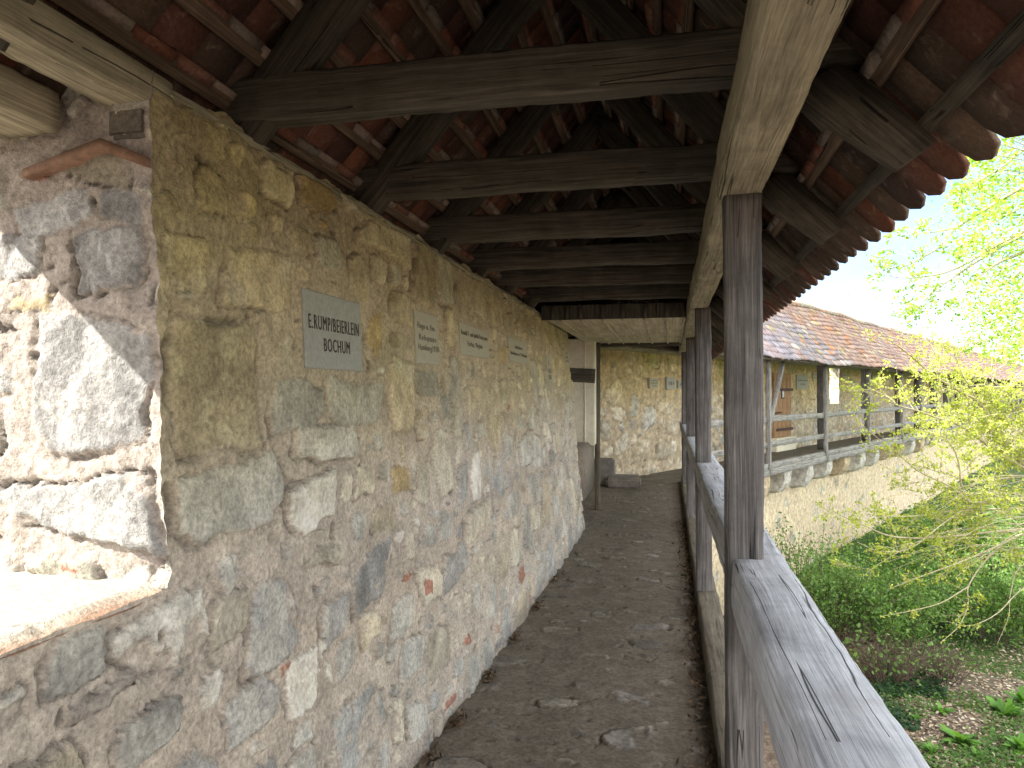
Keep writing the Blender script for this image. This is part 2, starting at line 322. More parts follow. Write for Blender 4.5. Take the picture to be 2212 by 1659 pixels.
hand = [box_st(*a) for a in [
 (352, 675, 550, 985, 't'), (462, 540, 632, 668, 't'), (352, 505, 448, 612, 't'), (375, 1000, 618, 1150, 'g'), (577, 822, 700, 930, 'g'), (708, 822, 832, 915, 'g'),
 (447, 1195, 608, 1272, 'w'), (441, 1290, 528, 1385, 'c'), (532, 1255, 645, 1445, 'b'), (96, 1355, 240, 1480, 'g'), (250, 1300, 436, 1440, 'w'),
 (687, 1285, 750, 1385, 'b'), (757, 1185, 836, 1305, 'b'), (845, 1290, 892, 1372, 'g'), (604, 1405, 712, 1530, 'w'), (480, 1470, 598, 1590, 'b'), (250, 1535, 385, 1625, 'g'),
 (724, 1490, 830, 1650, 'b'), (410, 1450, 470, 1528, 'w'), (622, 1030, 720, 1140, 'w'), (632, 918, 785, 990, 'w'), (765, 1008, 812, 1075, 'c'), (897, 800, 947, 860, 'g'),
 (640, 372, 718, 445, 'o'), (560, 350, 625, 430, 'c'), (775, 487, 880, 550, 'c'), (982, 600, 1080, 680, 't'), (440, 270, 480, 340, 't'), (640, 690, 645, 700, 'd'),
 (800, 1090, 852, 1150, 't'), (905, 1225, 955, 1300, 'c'), (960, 1180, 1010, 1260, 'b'), (845, 1010, 880, 1065, 'o'), (1000, 1090, 1060, 1160, 'c'), (660, 1180, 745, 1215, 'c'),
 (130, 1490, 300, 1520, 'd'), (912, 1250, 932, 1285, 'r'), (1120, 1225, 1132, 1255, 'r'), (960, 1500, 985, 1520, 'r'), (865, 1240, 885, 1250, 'r'), (1000, 1375, 1012, 1395, 'r'), (600, 1430, 625, 1445, 'r')]]
occ = [((a+b)/2, (c+d)/2, (b-a)/2, (d-c)/2) for a, b, c, d in PLQ]+[h[:4] for h in hand]+[(.78, 1.75, .66, .60)]
st = scatter_stones(.7, 8.4, 0, 2.36, [(.26, .38, 500), (.18, .27, 1600), (.10, .18, 5000), (.05, .10, 9000), (.03, .05, 3000)], occ, 5, gap=.014)
up = []
for s in st:
    c = None; hgt = s[1]; q = random.random()
    if s[2]*s[3] < .0007 and q < .03: c = 'r'
    elif hgt > 1.55: c = random.choice('tttcccc' if q < .80 else 'gwo')
    elif hgt > 1.1: c = random.choice('ttccgwg')
    up.append((*s[:5], c))
def stain_light1(S, T, C):                   # yellow mortar and warm bounce light tinted in high up, grey dust low down, green algae near the top
    k = sstep(1.05, 1.75, T+fbm(S, T, 1.3, 3, 77)*.25)[..., None]; warm = C*np.array((1.03, .98, .76)); C = C*(1-k)+warm*k
    k2 = (sstep(.05, .4, fbm(S, T, 2.2, 4, 78))*sstep(1.3, 2.0, T)*.5)[..., None]; C = C*(1-k2)+(C*np.array((.90, .93, .70)))*k2
    k3 = (1-sstep(.0, .10, T))[..., None]*.35; return C*(1-k3)+np.array((.15, .14, .125))*k3
def jit(z): return fbm(z*1.0, z*0+3.3, 9, 4, 61)*.026+fbm(z*1.0, z*0+7.3, 40, 3, 62)*.010
def fnwall(S, T, H):
    X = wx(S, T)+H; Y = S+jit(T)*np.exp(-((S-JY)/.07)**2)*(T > SZ-.05); top = sstep(2.30, 2.41, T); 
    Z = T-top*(.05+.06*fbm(S, S*0+1, 5, 4, 13)); zz = Z+.012*fbm(S, S*0+5, 8, 3, 15)*np.exp(-((T-SZ)/.02)**2)*(S < JY+.02)
    return X-top*.03, Y, zz
def edge1(S, T):
    e = np.ones_like(S); inz = (T > SZ-.03); e = np.where(inz, np.clip(np.abs(S-JY)/.025, 0.0, 1), e); iny = (S < JY+.03)
    return np.where(iny, np.minimum(e, np.clip(np.abs(T-SZ)/.025, 0.0, 1)), e)
wall = empty('stone_wall', (-1.1, 3, 0), 'long rubble stone wall with pinkish mortar along the left of the walkway, with a window opening', 'wall')
masonry('masonry_face', ys, zs, fnwall, up+hand, wall, M['wall'], 21, 'gbgcwtg', (.405, .35, .285), hole=[(NJ, JY, SZ, 3)],
        flat=[(a-.01, b+.01, c-.01, d+.01, .0) for a, b, c, d in PLQ], stain=stain_light1, edge=edge1)
# far jamb of the opening (faces the camera side) and the sill
xs = np.arange(-1.95, -1.085, .0075); zj = np.arange(SZ, 2.36, .0075)
occj = []
def jst(u0, v0, u1, v1, c):
    p = (0, JY, 0); n = (0, 1, 0); a = hit(u0, v0, p, n); b = hit(u1, v1, p, n); return ((a.x+b.x)/2, (a.z+b.z)/2, (b.x-a.x)/2, (a.z-b.z)/2, random.uniform(-.04, .04), PALJ[c])
PALJ = dict(g=(.32, .315, .305), w=(.35, .345, .33), t=(.30, .27, .21), o=(.40, .32, .2), c=(.36, .34, .28), r=(.30, .12, .08))
hj = [jst(*a) for a in [(65, 680, 350, 985, 'g'), (-40, 1030, 366, 1165, 'w'), (180, 500, 338, 630, 'g'), (40, 425, 232, 492, 'g'), (248, 405, 345, 478, 'g'), (130, 320, 330, 372, 't'), (30, 640, 120, 670, 'o'),
      (-60, 700, 35, 850, 'w'), (-60, 880, 20, 1000, 'c'), (60, 1200, 240, 1262, 'c'), (-30, 1195, 45, 1255, 'w'), (-60, 500, 110, 600, 'g'), (88, 355, 120, 395, 'r'), (150, 1215, 190, 1230, 'r')]]
occj = [h[:4] for h in hj]
sj = scatter_stones(-1.95, -1.1, SZ, 2.36, [(.12, .2, 300), (.04, .09, 900)], occj, 8)
def fnj(S, T, H):
    k = (S+1.95)/(1.95-1.12); xin = wx(JY, T); X = -1.95+k.clip(0, 1.04)*(xin+1.95)/1.0; X = np.minimum(X, xin)
    e = np.clip((xin-X)/.03, 0, 1); return X, JY+jit(T)*np.exp(-((xin-X)/.09)**2)-H*e*1.0, T+0*S
masonry('window_reveal', xs, zj, fnj, hj+sj, wall, M['wall'], 33, 'gwcg', (.37, .325, .285), rough=.016, depth=(.003, .010), mrough=.006, smear=.2)
yy = np.arange(NJ-.1, JY+.03, .011)
def fns(S, T, H):
    xin = wx(T, SZ); k = (S+1.95)/(1.95-1.12); X = -1.95+k*(xin+1.95); X = np.minimum(X, xin+.004+.016*fbm(T, T*0+2, 11, 4, 90)); e = np.clip((xin-X)/.05, 0, 1)
    return X, T+0*S, SZ+.004+H*.4+.010*e-.012*(1-e)
def sts(S, T, C):
    k = sstep(-1.17, -1.12, S+fbm(S, T, 14, 3, 3)*.02)[..., None]; return C*(1-k)+np.array((.40, .25, .17))*k
masonry('window_sill', xs, yy, fns, [], wall, M['wall'], 41, 'c', (.44, .40, .33), stain=sts, mrough=.004)
# wall core, near jamb, top bed (behind the face)
nj = box_mesh('wall_core', (-2.0, -1.6, -.1), (-1.26, NJ-.03, 2.26), M['wall'], wall); set_col(nj.data, (.35, .3, .24))
for (lo, hi) in [((-2.0, NJ-.03, -.1), (-1.26, JY+.05, SZ-.03)), ((-2.0, JY+.06, -.1), (-1.26, 8.3, 2.27))]:
    o = box_mesh('wall_core', lo, hi, M['wall'], wall); set_col(o.data, (.35, .3, .24))
# lintel timbers and thin brick band over the opening
timber('lintel', (-1.255, -1.6, E+.722), (-1.255, 1.52, E+.718), .13, .085, M['plate'], wall, wob=.004, step=.03)
timber('lintel', (-1.525, -1.6, E+.665), (-1.525, 1.40, E+.66), .25, .10, M['plate'], wall, wob=.004, step=.03)
timber('lintel', (-1.80, -1.6, E+.68), (-1.80, 1.42, E+.68), .17, .09, M['beam'], wall)
def prism(name, pts, y0, y1, mat, parent, axis='y'):
    n = len(pts); co = [(p[0], y0, p[1]) for p in pts]+[(p[0], y1, p[1]) for p in pts]
    fc = [tuple(range(n)), tuple(range(2*n-1, n-1, -1))]+[(i, i+n, (i+1) % n+n, (i+1) % n) for i in range(n)]
    me = np_mesh(name, co, fc, False); bm = bmesh.new(); bm.from_mesh(me); bmesh.ops.recalc_face_normals(bm, faces=bm.faces); bm.to_mesh(me); bm.free(); return link(name, me, mat, parent)
prism('brick_course', [(-1.52, E+.515), (-1.30, E+.566), (-1.185, E+.522), (-1.185, E+.545), (-1.30, E+.594), (-1.52, E+.535)], JY-.025, JY+.10, M['brick'], wall)
q = box_mesh('packing_stone', (-1.30, JY-.01, E+.597), (-1.19, JY+.14, E+.672), M['wall'], wall, .012); set_col(q.data, (.16, .14, .115))
q = box_mesh('packing_stone', (-1.44, JY+.03, E+.57), (-1.31, JY+.16, E+.67), M['wall'], wall, .015); set_col(q.data, (.12, .11, .10))
# ------------------------------------------------------------------ plaques
FONT_CACHE = {}
def text_mesh(body, wdt, hgt, th=.0015, bold=0.0):
    c = bpy.data.curves.new('t', 'FONT'); c.body = body; c.extrude = .5; c.offset = bold; c.resolution_u = 3; c.space_character = 1.18
    o = bpy.data.objects.new('t', c); COL.objects.link(o); bpy.context.view_layer.update()
    me = bpy.data.meshes.new_from_object(o.evaluated_get(bpy.context.evaluated_depsgraph_get())); bpy.data.objects.remove(o)
    if not len(me.vertices): return None
    co = np.array([v.co[:] for v in me.vertices]); lo = co.min(0); hi = co.max(0)
    co = (co-lo)/(np.maximum(hi-lo, 1e-6)); co[:, 0] = (co[:, 0]-.5)*wdt; co[:, 1] = (co[:, 1]-.5)*hgt; co[:, 2] = (co[:, 2]-.5)*th
    me.vertices.foreach_set('co', co.astype(np.float32).ravel()); me.update(); return me
def plaque(O, ex, ez, w_, h_, lines, mat, label, group=None, proud=.008, th=.03):
    """O centre on the wall face, ex reading direction, ez up"""
    ex = Vector(ex).normalized(); ez = Vector(ez).normalized(); n = ex.cross(ez).normalized(); ez = n.cross(ex)
    t = empty('stone_plaque', Vector(O), label, 'plaque', group)
    def R4(z): return Matrix(((ex.x, ez.x, n.x, O[0]+n.x*z), (ex.y, ez.y, n.y, O[1]+n.y*z), (ex.z, ez.z, n.z, O[2]+n.z*z), (0, 0, 0, 1)))
    bm = bmesh.new(); bmesh.ops.create_cube(bm, size=1)
    for v in bm.verts: v.co = Vector((v.co.x*w_, v.co.y*h_, v.co.z*th))
    bmesh.ops.bevel(bm, geom=bm.edges[:], offset=min(.003, h_*.05), segments=1, affect='EDGES'); bm.transform(R4(proud-th/2))
    me = bpy.data.meshes.new('slab'); bm.to_mesh(me); bm.free(); link('slab', me, mat, t)
    for (txt, cx, cz, tw, tht) in lines:
        me = text_mesh(txt, tw*w_, tht*h_)
        if me is None: continue
        me.transform(R4(proud+.0012) @ Matrix.Translation((cx*w_, cz*h_, 0))); me.name = 'lettering'; link('lettering', me, M['ink'] if mat == M['plaque'] else M['ink2'], t)
PT = [([('E.RUMP/BEIERLEIN', .0, .10, .88, .185), ('BOCHUM', .02, -.18, .46, .175)], 'plaque', 'largest grey stone plaque, nearest on the left wall, engraved with two lines of capitals'),
      ([('Hugo u. Eva', -.05, .21, .72, .15), ('Rehquate', .0, -.01, .72, .15), ('Hamburg1978', .02, -.2, .86, .15)], 'plaque2', 'tan stone plaque with three engraved lines, second from the camera on the left wall'),
      ([('Ronald F. and Judith Penn Jones', .0, .18, .92, .21), ('Fairfax, Virginia', -.02, -.14, .52, .21)], 'plaque2', 'wide pale plaque with a long first line and a shorter second line below it'),
      ([('Arbeitskreis', .02, .16, .42, .17), ('Baudedupresse e.V. Wiesbaden', .02, -.16, .92, .2)], 'plaque2', 'pale plaque with a short centred line above a full-width line, fourth along the wall'),
      ([('I', -.1, .25, .08, .14), ('ALTER', .0, .0, .66, .13), ('FRED', .0, -.2, .6, .13)], 'plaque2', 'narrow upright pale plaque near the far end of the left wall'),
      ([('M', .0, .2, .2, .16), ('HAUS', .0, -.02, .7, .15), ('1970', .0, -.24, .6, .15)], 'plaque2', 'small faint plaque farthest along the left wall, high beside the mossy stones')]
for (a, b, c, d), (ln, mt, lb) in zip(PLQ, PT):
    ym, zm = (a+b)/2, (c+d)/2; O = (float(wx(ym, zm)), ym, zm); exv = Vector((float(wx(b, zm)-wx(a, zm)), b-a, 0)); ezv = Vector((float(wx(ym, d)-wx(ym, c)), 0, d-c))
    plaque(O, exv, ezv, b-a, d-c, ln, M[mt], lb)

# ================================================================== FLOOR
fl_s = []; y = -.5
while y < 16.5:
    fl_s.append(y); y += max(.012, .55*y*y/1130 if y > 0 else .05)
fl_t = np.arange(-1.25, .36, .012)
PALF = [(.17, .155, .135), (.15, .135, .11), (.13, .115, .095)]
fst = scatter_stones(2.2, 13, -1.05, .2, [(.18, .28, 60), (.09, .16, 110), (.05, .09, 200)], [], 14, gap=.06, asp=(.35, .8), rot=.3); fst = [(*q[:5], random.choice(PALF)) for q in fst]
def dirt_shade(S, T, C):
    k = (sstep(-.05, .18, T+fbm(S, T, 5, 3, 4)*.12)*.5)[..., None]; return C*(1-k)+np.array((.055, .042, .028))*k  # rail side darkened: shade put into the floor colour, with some sill dirt
flo = masonry('floor', np.array(fl_s), fl_t, lambda S, T, H: (T+0*S, S+0*T, H*.8-.012), fst, None, M['floor'], 51, 'gdtd', (.125, .105, .082), depth=(.006, .013), warp=.03, mrough=.003, smear=.9, rough=.005, stain=dirt_shade)
for p in flo.data.polygons[:1]:
    if p.normal.z < 0: flo.data.flip_normals()
tag(flo, kind='structure')
# ================================================================== GALLERY FRAME
gal = empty('covered_walkway', (.2, 5, 0), 'timber framed tiled walkway roof overhead on oak posts', 'walkway roof')
BY = [.30, 1.10, 1.91, 2.785, 3.64, 4.525, 5.335, 6.275]
for i, y in enumerate([-.55]+BY):
    timber('tie_beam', (-1.42, y, E+.866), (.47, y, E+.862), .085, .132, M['beam'], gal, wob=.004, step=.04, ch=.008, bow=random.uniform(-.006, .008))
BYR = [-.55]+BY+[7.1, 7.95, 8.8, 9.65, 10.5, 11.35]
RX, RZ = -.44, E+1.86
for y in BYR:
    for sg in (-1, 1):
        xe = RX+sg*.87; ze = RZ-1.17*.87-.0
        timber('rafter', (RX+sg*.01, y+.002*sg, RZ-.141), (xe, y+.002*sg, ze-.141), .075, .125, M['rafter'], gal, up=(sg*.6, 0, .8), wob=.004, step=.08)
    # sprocket: a bent board carrying the eaves
    pr = [(.30, E+.735), (.414, E+.63), (.538, E+.532), (.615, E+.588), (.47, E+.745), (.40, E+.79)]
    o = prism('sprocket', pr, y-.075, y-.02, M['beam'], gal); set_vec(o.data, [(v.co.x*1.2-v.co.z*1.0, v.co.y, v.co.x+v.co.z+y*3) for v in o.data.vertices])
# wall plate, eaves plate, posts
timber('wall_plate', (-1.255, 1.525, E+.714), (-1.245, 6.9, E+.712), .12, .075, M['plate'], gal, wob=.005, step=.05)
timber('eaves_plate', (.222, -1.2, E+.70), (.222, 2.385, E+.703), .136, .165, M['plate'], gal, wob=.0022, step=.03, ch=.010)
timber('eaves_plate', (.222, 2.39, E+.703), (.222, 5.52, E+.703), .134, .160, M['plate'], gal, wob=.004, step=.05, ch=.010)
timber('eaves_plate', (.222, 5.525, E+.705), (.23, 13.0, E+.705), .132, .158, M['plate'], gal, wob=.004, ch=.010)
PY = [(-.75, .175, .295), (2.33, .176, .292), (5.46, .195, .312), (8.53, .20, .318), (11.65, .20, .318)]
for i, (y, a, b) in enumerate(PY):
    timber('post', ((a+b)/2, y+.06, 0.0), ((a+b)/2-.004, y+.06, E+.622), b-a, .12, M['postb'] if i == 9 else M['post'], gal, up=(0, 1, 0), wob=.0035, step=.035, ch=.010)
# soffit boards with battens, and the front board
sof = box_mesh('soffit', (-1.12, 6.62, E+.668), (.155, 9.95, E+.682), M['soffit'], gal)
set_vec(sof.data, [(v.co.y*.3, v.co.x, 1.0) for v in sof.data.vertices])
for x in (-.98, -.80, -.60, -.41, -.21, -.015, .14): timber('batten', (x, 6.60, E+.659), (x+random.uniform(-.015, .015), 9.93, E+.660), .028, .018, M['soffit'], sof, wob=.003, step=.25)
fb = box_mesh('front_board', (-1.17, 6.585, E+.668), (.155, 6.61, E+.80), M['beam'], gal); set_vec(fb.data, [(v.co.z, v.co.x, v.co.y) for v in fb.data.vertices])
for x in (-1.06, -.93, -.80, -.60, -.41, -.21, -.015, .13): timber('board_batten', (x, 6.572, E+.665), (x, 6.572, E+.79), .035, .022, M['beam'], fb, up=(0, 1, 0), wob=.001)
timber('cross_beam', (-1.1, 9.99, E+.64), (.2, 9.99, E+.655), .08, .05, M['beam'], gal)
# ------------------------------------------------------------------ tiles
TC = [(.10, .045, .032), (.085, .04, .032), (.115, .05, .034), (.075, .05, .038), (.09, .06, .042), (.07, .042, .036), (.15, .06, .035)]
def tile_field(name, origin, along, down, up, n_along, n_course, w, ln, gauge, th, parent, mat, cols, seed, nib=True, tilt=.045, skip=None, arc=4, curve=None, jitt=.004):
    """overlapping rounded-end tiles; course 0 is the eaves; origin = eave line start (tile end)"""
    r = random.Random(seed); A, D, U = Vector(along).normalized(), Vector(down).normalized(), Vector(up).normalized(); co = []; fc = []; cl = []
    out2 = [(-w/2, 0), (w/2, 0)]
    for k in range(arc+1):
        a = math.pi*k/arc; out2.append((math.cos(a)*w/2, ln-w*.42+math.sin(a)*w*.42))
    n = len(out2)
    for c in range(n_course):
        off = .5*(c % 2)
        for i in range(n_along):
            s = (i+off)*(w+.004); d0 = -(c*gauge)-ln
            if skip and skip(s, c): continue
            O = Vector(origin)+A*(s+r.uniform(-jitt, jitt)*.5)+D*(d0+r.uniform(-jitt, jitt)); 
            if curve: O = O+curve(s, c)
            rot = r.gauss(0, .012); lift = r.uniform(0, .004); b0 = len(co); cc = r.choice(cols) if not callable(cols) else cols(s, c, r); m = r.uniform(.75, 1.25)
            for zt in (0, th):
                for (x, l) in out2:
                    x2 = x-l*rot; co.append(O+A*x2+D*l+U*(zt+lift+l*tilt)); cl.append((cc[0]*m, cc[1]*m, cc[2]*m))
            fc.append(tuple(b0+k for k in range(n))); fc.append(tuple(b0+n+k for k in range(n-1, -1, -1)))
            for k in range(n): fc.append((b0+k, b0+n+k, b0+n+(k+1) % n, b0+(k+1) % n))
            if nib:
                b1 = len(co); cm = r.choice([(.15, .06, .04), (.22, .17, .14), (.17, .085, .06), (.16, .135, .115)])
                x0, x1 = -w*.46, w*.46; l0, l1 = .0, .026+r.uniform(0, .008); h = -.024-r.uniform(0, .008)
                for (x, l, z) in [(x0, l0, 0), (x1, l0, 0), (x1, l1, 0), (x0, l1, 0), (x0, l0, h), (x1, l0, h), (x1, l1, h), (x0, l1, h)]:
                    co.append(O+A*x+D*l+U*z); cl.append(cm)
                for f in [(4, 5, 6, 7), (0, 4, 7, 3), (1, 2, 6, 5), (0, 1, 5, 4), (3, 7, 6, 2)]: fc.append(tuple(b1+q for q in f))
    me = np_mesh(name, co, fc, False); set_col(me, cl); return link(name, me, mat, parent)
SL = math.hypot(1, 1.17); dR = Vector((1/SL, 0, -1.17/SL)); uR = Vector((1.17/SL, 0, 1/SL)); dL = Vector((-1/SL, 0, -1.17/SL)); uL = Vector((-1.17/SL, 0, 1/SL))
NB = 9; G = .163
eR = Vector((.705, 0, E+.515)); 
def nearcol(s, c, r): return r.choice(TC)
tile_field('roof_tiles', eR+Vector((0, -1.4, 0)), (0, 1, 0), dR, uR, 92, NB+2, .149, .36, G, .014, gal, M['tile'], nearcol, 3, tilt=.05)
# battens on the right slope (under each course head)
ng = int(((eR.x-RX)*SL)/G)+1
for c in range(ng):
    p = eR+dR*(-c*G-.156)-uR*.012
    if p.x < RX+.04: break
    timber('batten', (p.x, -1.4, p.z), (p.x, 12.4, p.z), .042, .024, M['batten'] if c else M['rafter'], gal, up=uR, wob=.0018, step=.35, ch=.002)
eL = Vector((RX-(eR.x-RX)+.09, 0, E+.515+.105))
tile_field('roof_tiles', eL+Vector((0, 12.4, 0))+uL*.0, (0, -1, 0), dL, uL, 90, NB+2, .149, .36, G, .014, gal, M['tile'], nearcol, 4, tilt=.05)
for c in range(1, ng):
    p = eL+dL*(-c*G-.156)-uL*.012
    if p.x > RX-.04: break
    timber('batten', (p.x, -1.4, p.z), (p.x, 12.4, p.z), .045, .028, M['batten'], gal, up=uL, wob=.0018, step=.35, ch=.002)
# dark boarding above the outer wall foot and gable closure behind the camera
q = box_mesh('outer_eave_board', (-1.98, -1.4, E+.735), (-1.28, 12.4, E+.765), M['sill'], gal); set_vec(q.data, [(v.co.y, v.co.x, v.co.z) for v in q.data.vertices])
q = prism('gable_boards', [(RX, RZ-.02), (.45, E+.80), (-1.34, E+.80)], -1.42, -1.38, M['beam'], gal); set_vec(q.data, [(v.co.z, v.co.x, v.co.y) for v in q.data.vertices])
# ------------------------------------------------------------------ near railing
rl = empty('railing', (.28, 5, 0), 'weathered silver-grey oak handrail with sill beam beside the near walkway', 'railing')
RTZ = E-.524
timber('handrail', (.275, -1.3, RTZ-.08), (.276, 2.405, RTZ-.08), .168, .16, M['rail'], rl, wob=.0025, step=.02, ch=.010)
timber('handrail', (.283, 2.41, RTZ-.083), (.275, 13.0, RTZ-.083), .172, .158, M['rail'], rl, wob=.003, step=.04, ch=.010)
for a, b in ((-1, 3.9), (3.91, 5.44), (5.45, 9.0), (9.01, 13)): timber('sill_beam', (.275, a, .03), (.275, b, .03), .15, .19, M['sill'], rl, wob=.004, ch=.012)
# ------------------------------------------------------------------ far end of the near walkway
pil = empty('plaster_pier', (-1.1, 9.3, 0), 'cream plastered pier with a dark timber band at the end of the left wall', 'pier')
bxp = box_mesh('plaster_face', (-1.5, 9.45, .88), (-.965, 9.7, E+.70), M['cream'], pil, .01)
timber('timber_band', (-1.5, 9.44, E+.23), (-.955, 9.44, E+.20), .05, .19, M['beam'], pil)
timber('timber_joint', (-1.09, 9.435, .9), (-1.09, 9.435, E+.69), .02, .02, M['cream'], pil, up=(0, 1, 0))
timber('corner_post', (-.955, 9.75, -.05), (-.95, 9.75, E+.66), .07, .10, M['sill'], pil, up=(0, 1, 0))
q = prism('sloping_sill', [(-1.5, .3), (-.99, .3), (-.985, .86), (-1.05, .92), (-1.5, .92)], 8.35, 9.6, M['wall'], pil); set_col(q.data, (.20, .17, .14))
q = box_mesh('stone_block', (-1.30, 12.2, -.02), (-.92, 12.6, .43), M['wall'], None, .03); set_col(q.data, (.17, .155, .14)); tag(q, 'squared grey stone block standing at the foot of the end wall', 'stone block')
q = box_mesh('stone_step', (-1.03, 11.9, -.02), (-.47, 12.5, .16), M['wall'], None, .04); set_col(q.data, (.16, .14, .12)); tag(q, 'low worn stone step lying before the squared block', 'step')

q = box_mesh('sun_block_board', (-1.80, 8.30, 0), (-1.72, 9.5, E+.95), M['cream'], wall); set_vec(q.data, [(v.co.z, v.co.y, v.co.x) for v in q.data.vertices])  # added board closing the opening against sun, pale to bounce light
q = box_mesh('wall_core', (-1.80, 9.65, -.1), (-1.52, 13.2, E+.8), M['wall'], wall); set_col(q.data, (.35, .3, .24))  # unseen infill, added to keep sun off the far floor
# ================================================================== FAR GALLERY
A0 = Vector((2.71, 19.95, 0)); th = R(27.8); D = Vector((math.sin(th), math.cos(th), 0)); NN = Vector((D.y, -D.x, 0))
def F(s, o, z): return A0+D*s+NN*o+Vector((0, 0, z))
def fhit(u, v, o=0.0):
    p = hit(u, v, F(0, o, 0), NN); return (p-A0).dot(D), p.z
fw = empty('stone_wall', F(0, 0, 0), 'far rubble stone wall with planked door and corbels beyond the yard', 'wall')
sj0, _ = fhit(1812, 830); zt0 = fhit(1812, 788)[1]; zb0 = fhit(1812, 871)[1]
sdoor0, zd1 = fhit(1667, 806); sdoor1, zd0 = fhit(1704, 944); zd1 = fhit(1685, 806)[1]; zd0 = fhit(1685, 944)[1]
S = np.array(sorted([q for q in list(np.arange(-13, 12, .05))+list(np.arange(12, 84, .16)) if abs(q-sj0) > .02 and abs(q-sj0+1.0) > .02]+[sj0, sj0-1.0]))
T = np.array(sorted([q for q in np.arange(-.4, 2.60, .033) if abs(q-zt0) > .012 and abs(q-zb0) > .012]+[zt0, zb0]))
FPL = []
def fpl(u0, v0, u1, v1): a, zt = fhit(u0, v0); b, zb = fhit(u1, v1); vm = (u0+u1)/2; return (a, b, fhit(vm, v1)[1], fhit(vm, v0)[1])
fpq = [fpl(1399, 817, 1417, 839), fpl(1436, 815, 1454, 841), fpl(1461, 822, 1470, 838), fpl(1718, 810, 1742, 840), fpl(1754, 805, 1767, 820), fpl(1817, 806, 1826, 822), fpl(1837, 822, 1847, 835), fpl(1882, 806, 1892, 818)]
occ = [((a+b)/2, (c+d)/2, (b-a)/2, (d-c)/2) for a, b, c, d in fpq]+[((sdoor0+sdoor1)/2, (zd0+zd1)/2, (sdoor1-sdoor0)/2, (zd1-zd0)/2)]
fs = scatter_stones(-13, 20, 0, 2.4, [(.35, .6, 500), (.2, .35, 2500), (.12, .2, 3000)], occ, 15, gap=.03)
def fx(S): return np.where(S < -5.0, (-(S+5.0))**1.25*.0, 0)
def fnf(S, T, H):
    o = H*1.3; return A0.x+D.x*S+NN.x*o, A0.y+D.y*S+NN.y*o, T+0*S
def stainf(S, T, C):
    k = (sstep(.9, 1.9, T+fbm(S, T, .8, 3, 7)*.3))[..., None]; C = C*(1-k)+C*np.array((1.08, 1.0, .72))*k
    k2 = (sstep(-9.2, -8.6, -S-18)*0+sstep(.15, .4, fbm(S, T, .9, 4, 70))*sstep(1.6, 2.3, T)*.6)[..., None]; return C*(1-k2)+C*np.array((.65, .82, .42))*k2
masonry('masonry_face', S, T, fnf, fs, fw, M['farwall'], 71, 'gcctctt', (.40, .33, .23), hole=[(sj0-1, sj0, zb0, zt0)], stain=stainf, warp=.05, wsc=4, depth=(.01, .03), mrough=.01, rough=.012)
# lit reveal of the far opening
oo = np.arange(-.6, .02, .03); tt = np.arange(zb0-.02, zt0+.03, .03)
def fnr(S, T, H): return A0.x+D.x*(sj0-H)+NN.x*S, A0.y+D.y*(sj0-H)+NN.y*S, T+0*S
masonry('window_reveal', oo, tt, fnr, scatter_stones(-.6, 0, zb0, zt0, [(.2, .35, 200)], [], 3, gap=.02), fw, M['farwall'], 72, 'gw', (.45, .37, .29), rough=.01)
o2 = np.arange(-.6, .03, .06); s2 = np.arange(sj0-1.05, sj0+.03, .06)
masonry('window_sill', s2, o2, lambda S, T, H: (A0.x+D.x*S+NN.x*T, A0.y+D.y*S+NN.y*T, zb0+H*.3+0*S), [], fw, M['farwall'], 73, 'g', (.42, .36, .3))
# lower wall below the corbels (plaster thin, bright)
S3 = np.arange(-12, 84, .16); T3 = np.arange(-4.2, -.15, .07); LO = .62
ls = scatter_stones(-12, 18, -4.2, -.2, [(.3, .5, 90), (.18, .3, 160)], [], 25, gap=.12)
masonry('lower_face', S3, T3, lambda S, T, H: (A0.x+D.x*S+NN.x*(LO+H), A0.y+D.y*S+NN.y*(LO+H), T+0*S), ls, fw, M['farwall'], 74, 'gcwt', (.55, .45, .31), warp=.07, wsc=3, depth=(.004, .012))
# corbels
def corbel(s, wd, pr, hgt, seed, col):
    r = random.Random(seed); bm = bmesh.new(); pts = [(0, 0), (pr, 0), (pr, -hgt*.42), (pr*.86, -hgt*.72), (pr*.6, -hgt*.93), (pr*.25, -hgt), (0, -hgt)]
    n = 6; rows = []
    for i in range(n+1):
        ss = s-wd/2+wd*i/n; e = 1-.10*abs(2*i/n-1)**3; rows.append([bm.verts.new(F(ss+r.uniform(-.008, .008), LO-.1+(o+.1)*e+r.uniform(-.012, .012), -.235+z*e+r.uniform(-.01, .01))) for o, z in pts])
    for i in range(n):
        for j in range(len(pts)): bm.faces.new((rows[i][j], rows[i+1][j], rows[i+1][(j+1) % 7], rows[i][(j+1) % 7]))
    bm.faces.new(rows[0][::-1]); bm.faces.new(rows[-1]); bmesh.ops.recalc_face_normals(bm, faces=bm.faces)
    bmesh.ops.subdivide_edges(bm, edges=bm.edges[:], cuts=1, use_grid_fill=True)
    for v in bm.verts: v.co += Vector((mnoise.noise(v.co*7), mnoise.noise(v.co*7+Vector((9, 0, 0))), mnoise.noise(v.co*7+Vector((0, 9, 0)))))*.022
    me = bpy.data.meshes.new('corbel'); bm.to_mesh(me); bm.free(); set_col(me, col); link('corbel', me, M['farwall'], fw)
cu = [1652, 1700, 1748, 1790, 1828, 1862, 1893, 1922, 1948, 1971, 1992]
for i, u in enumerate(cu):
    s_, _ = fhit(u, 1020, 1.05); corbel(s_, .42+.14*random.random(), .50, .54+.14*random.random(), i, random.choice([(.46, .44, .39), (.42, .34, .23), (.48, .46, .42)]))
s_last = s_
for i in range(40): corbel(s_last+1.25*(i+1), .38, .46, .5, 40+i, (.38, .35, .30))
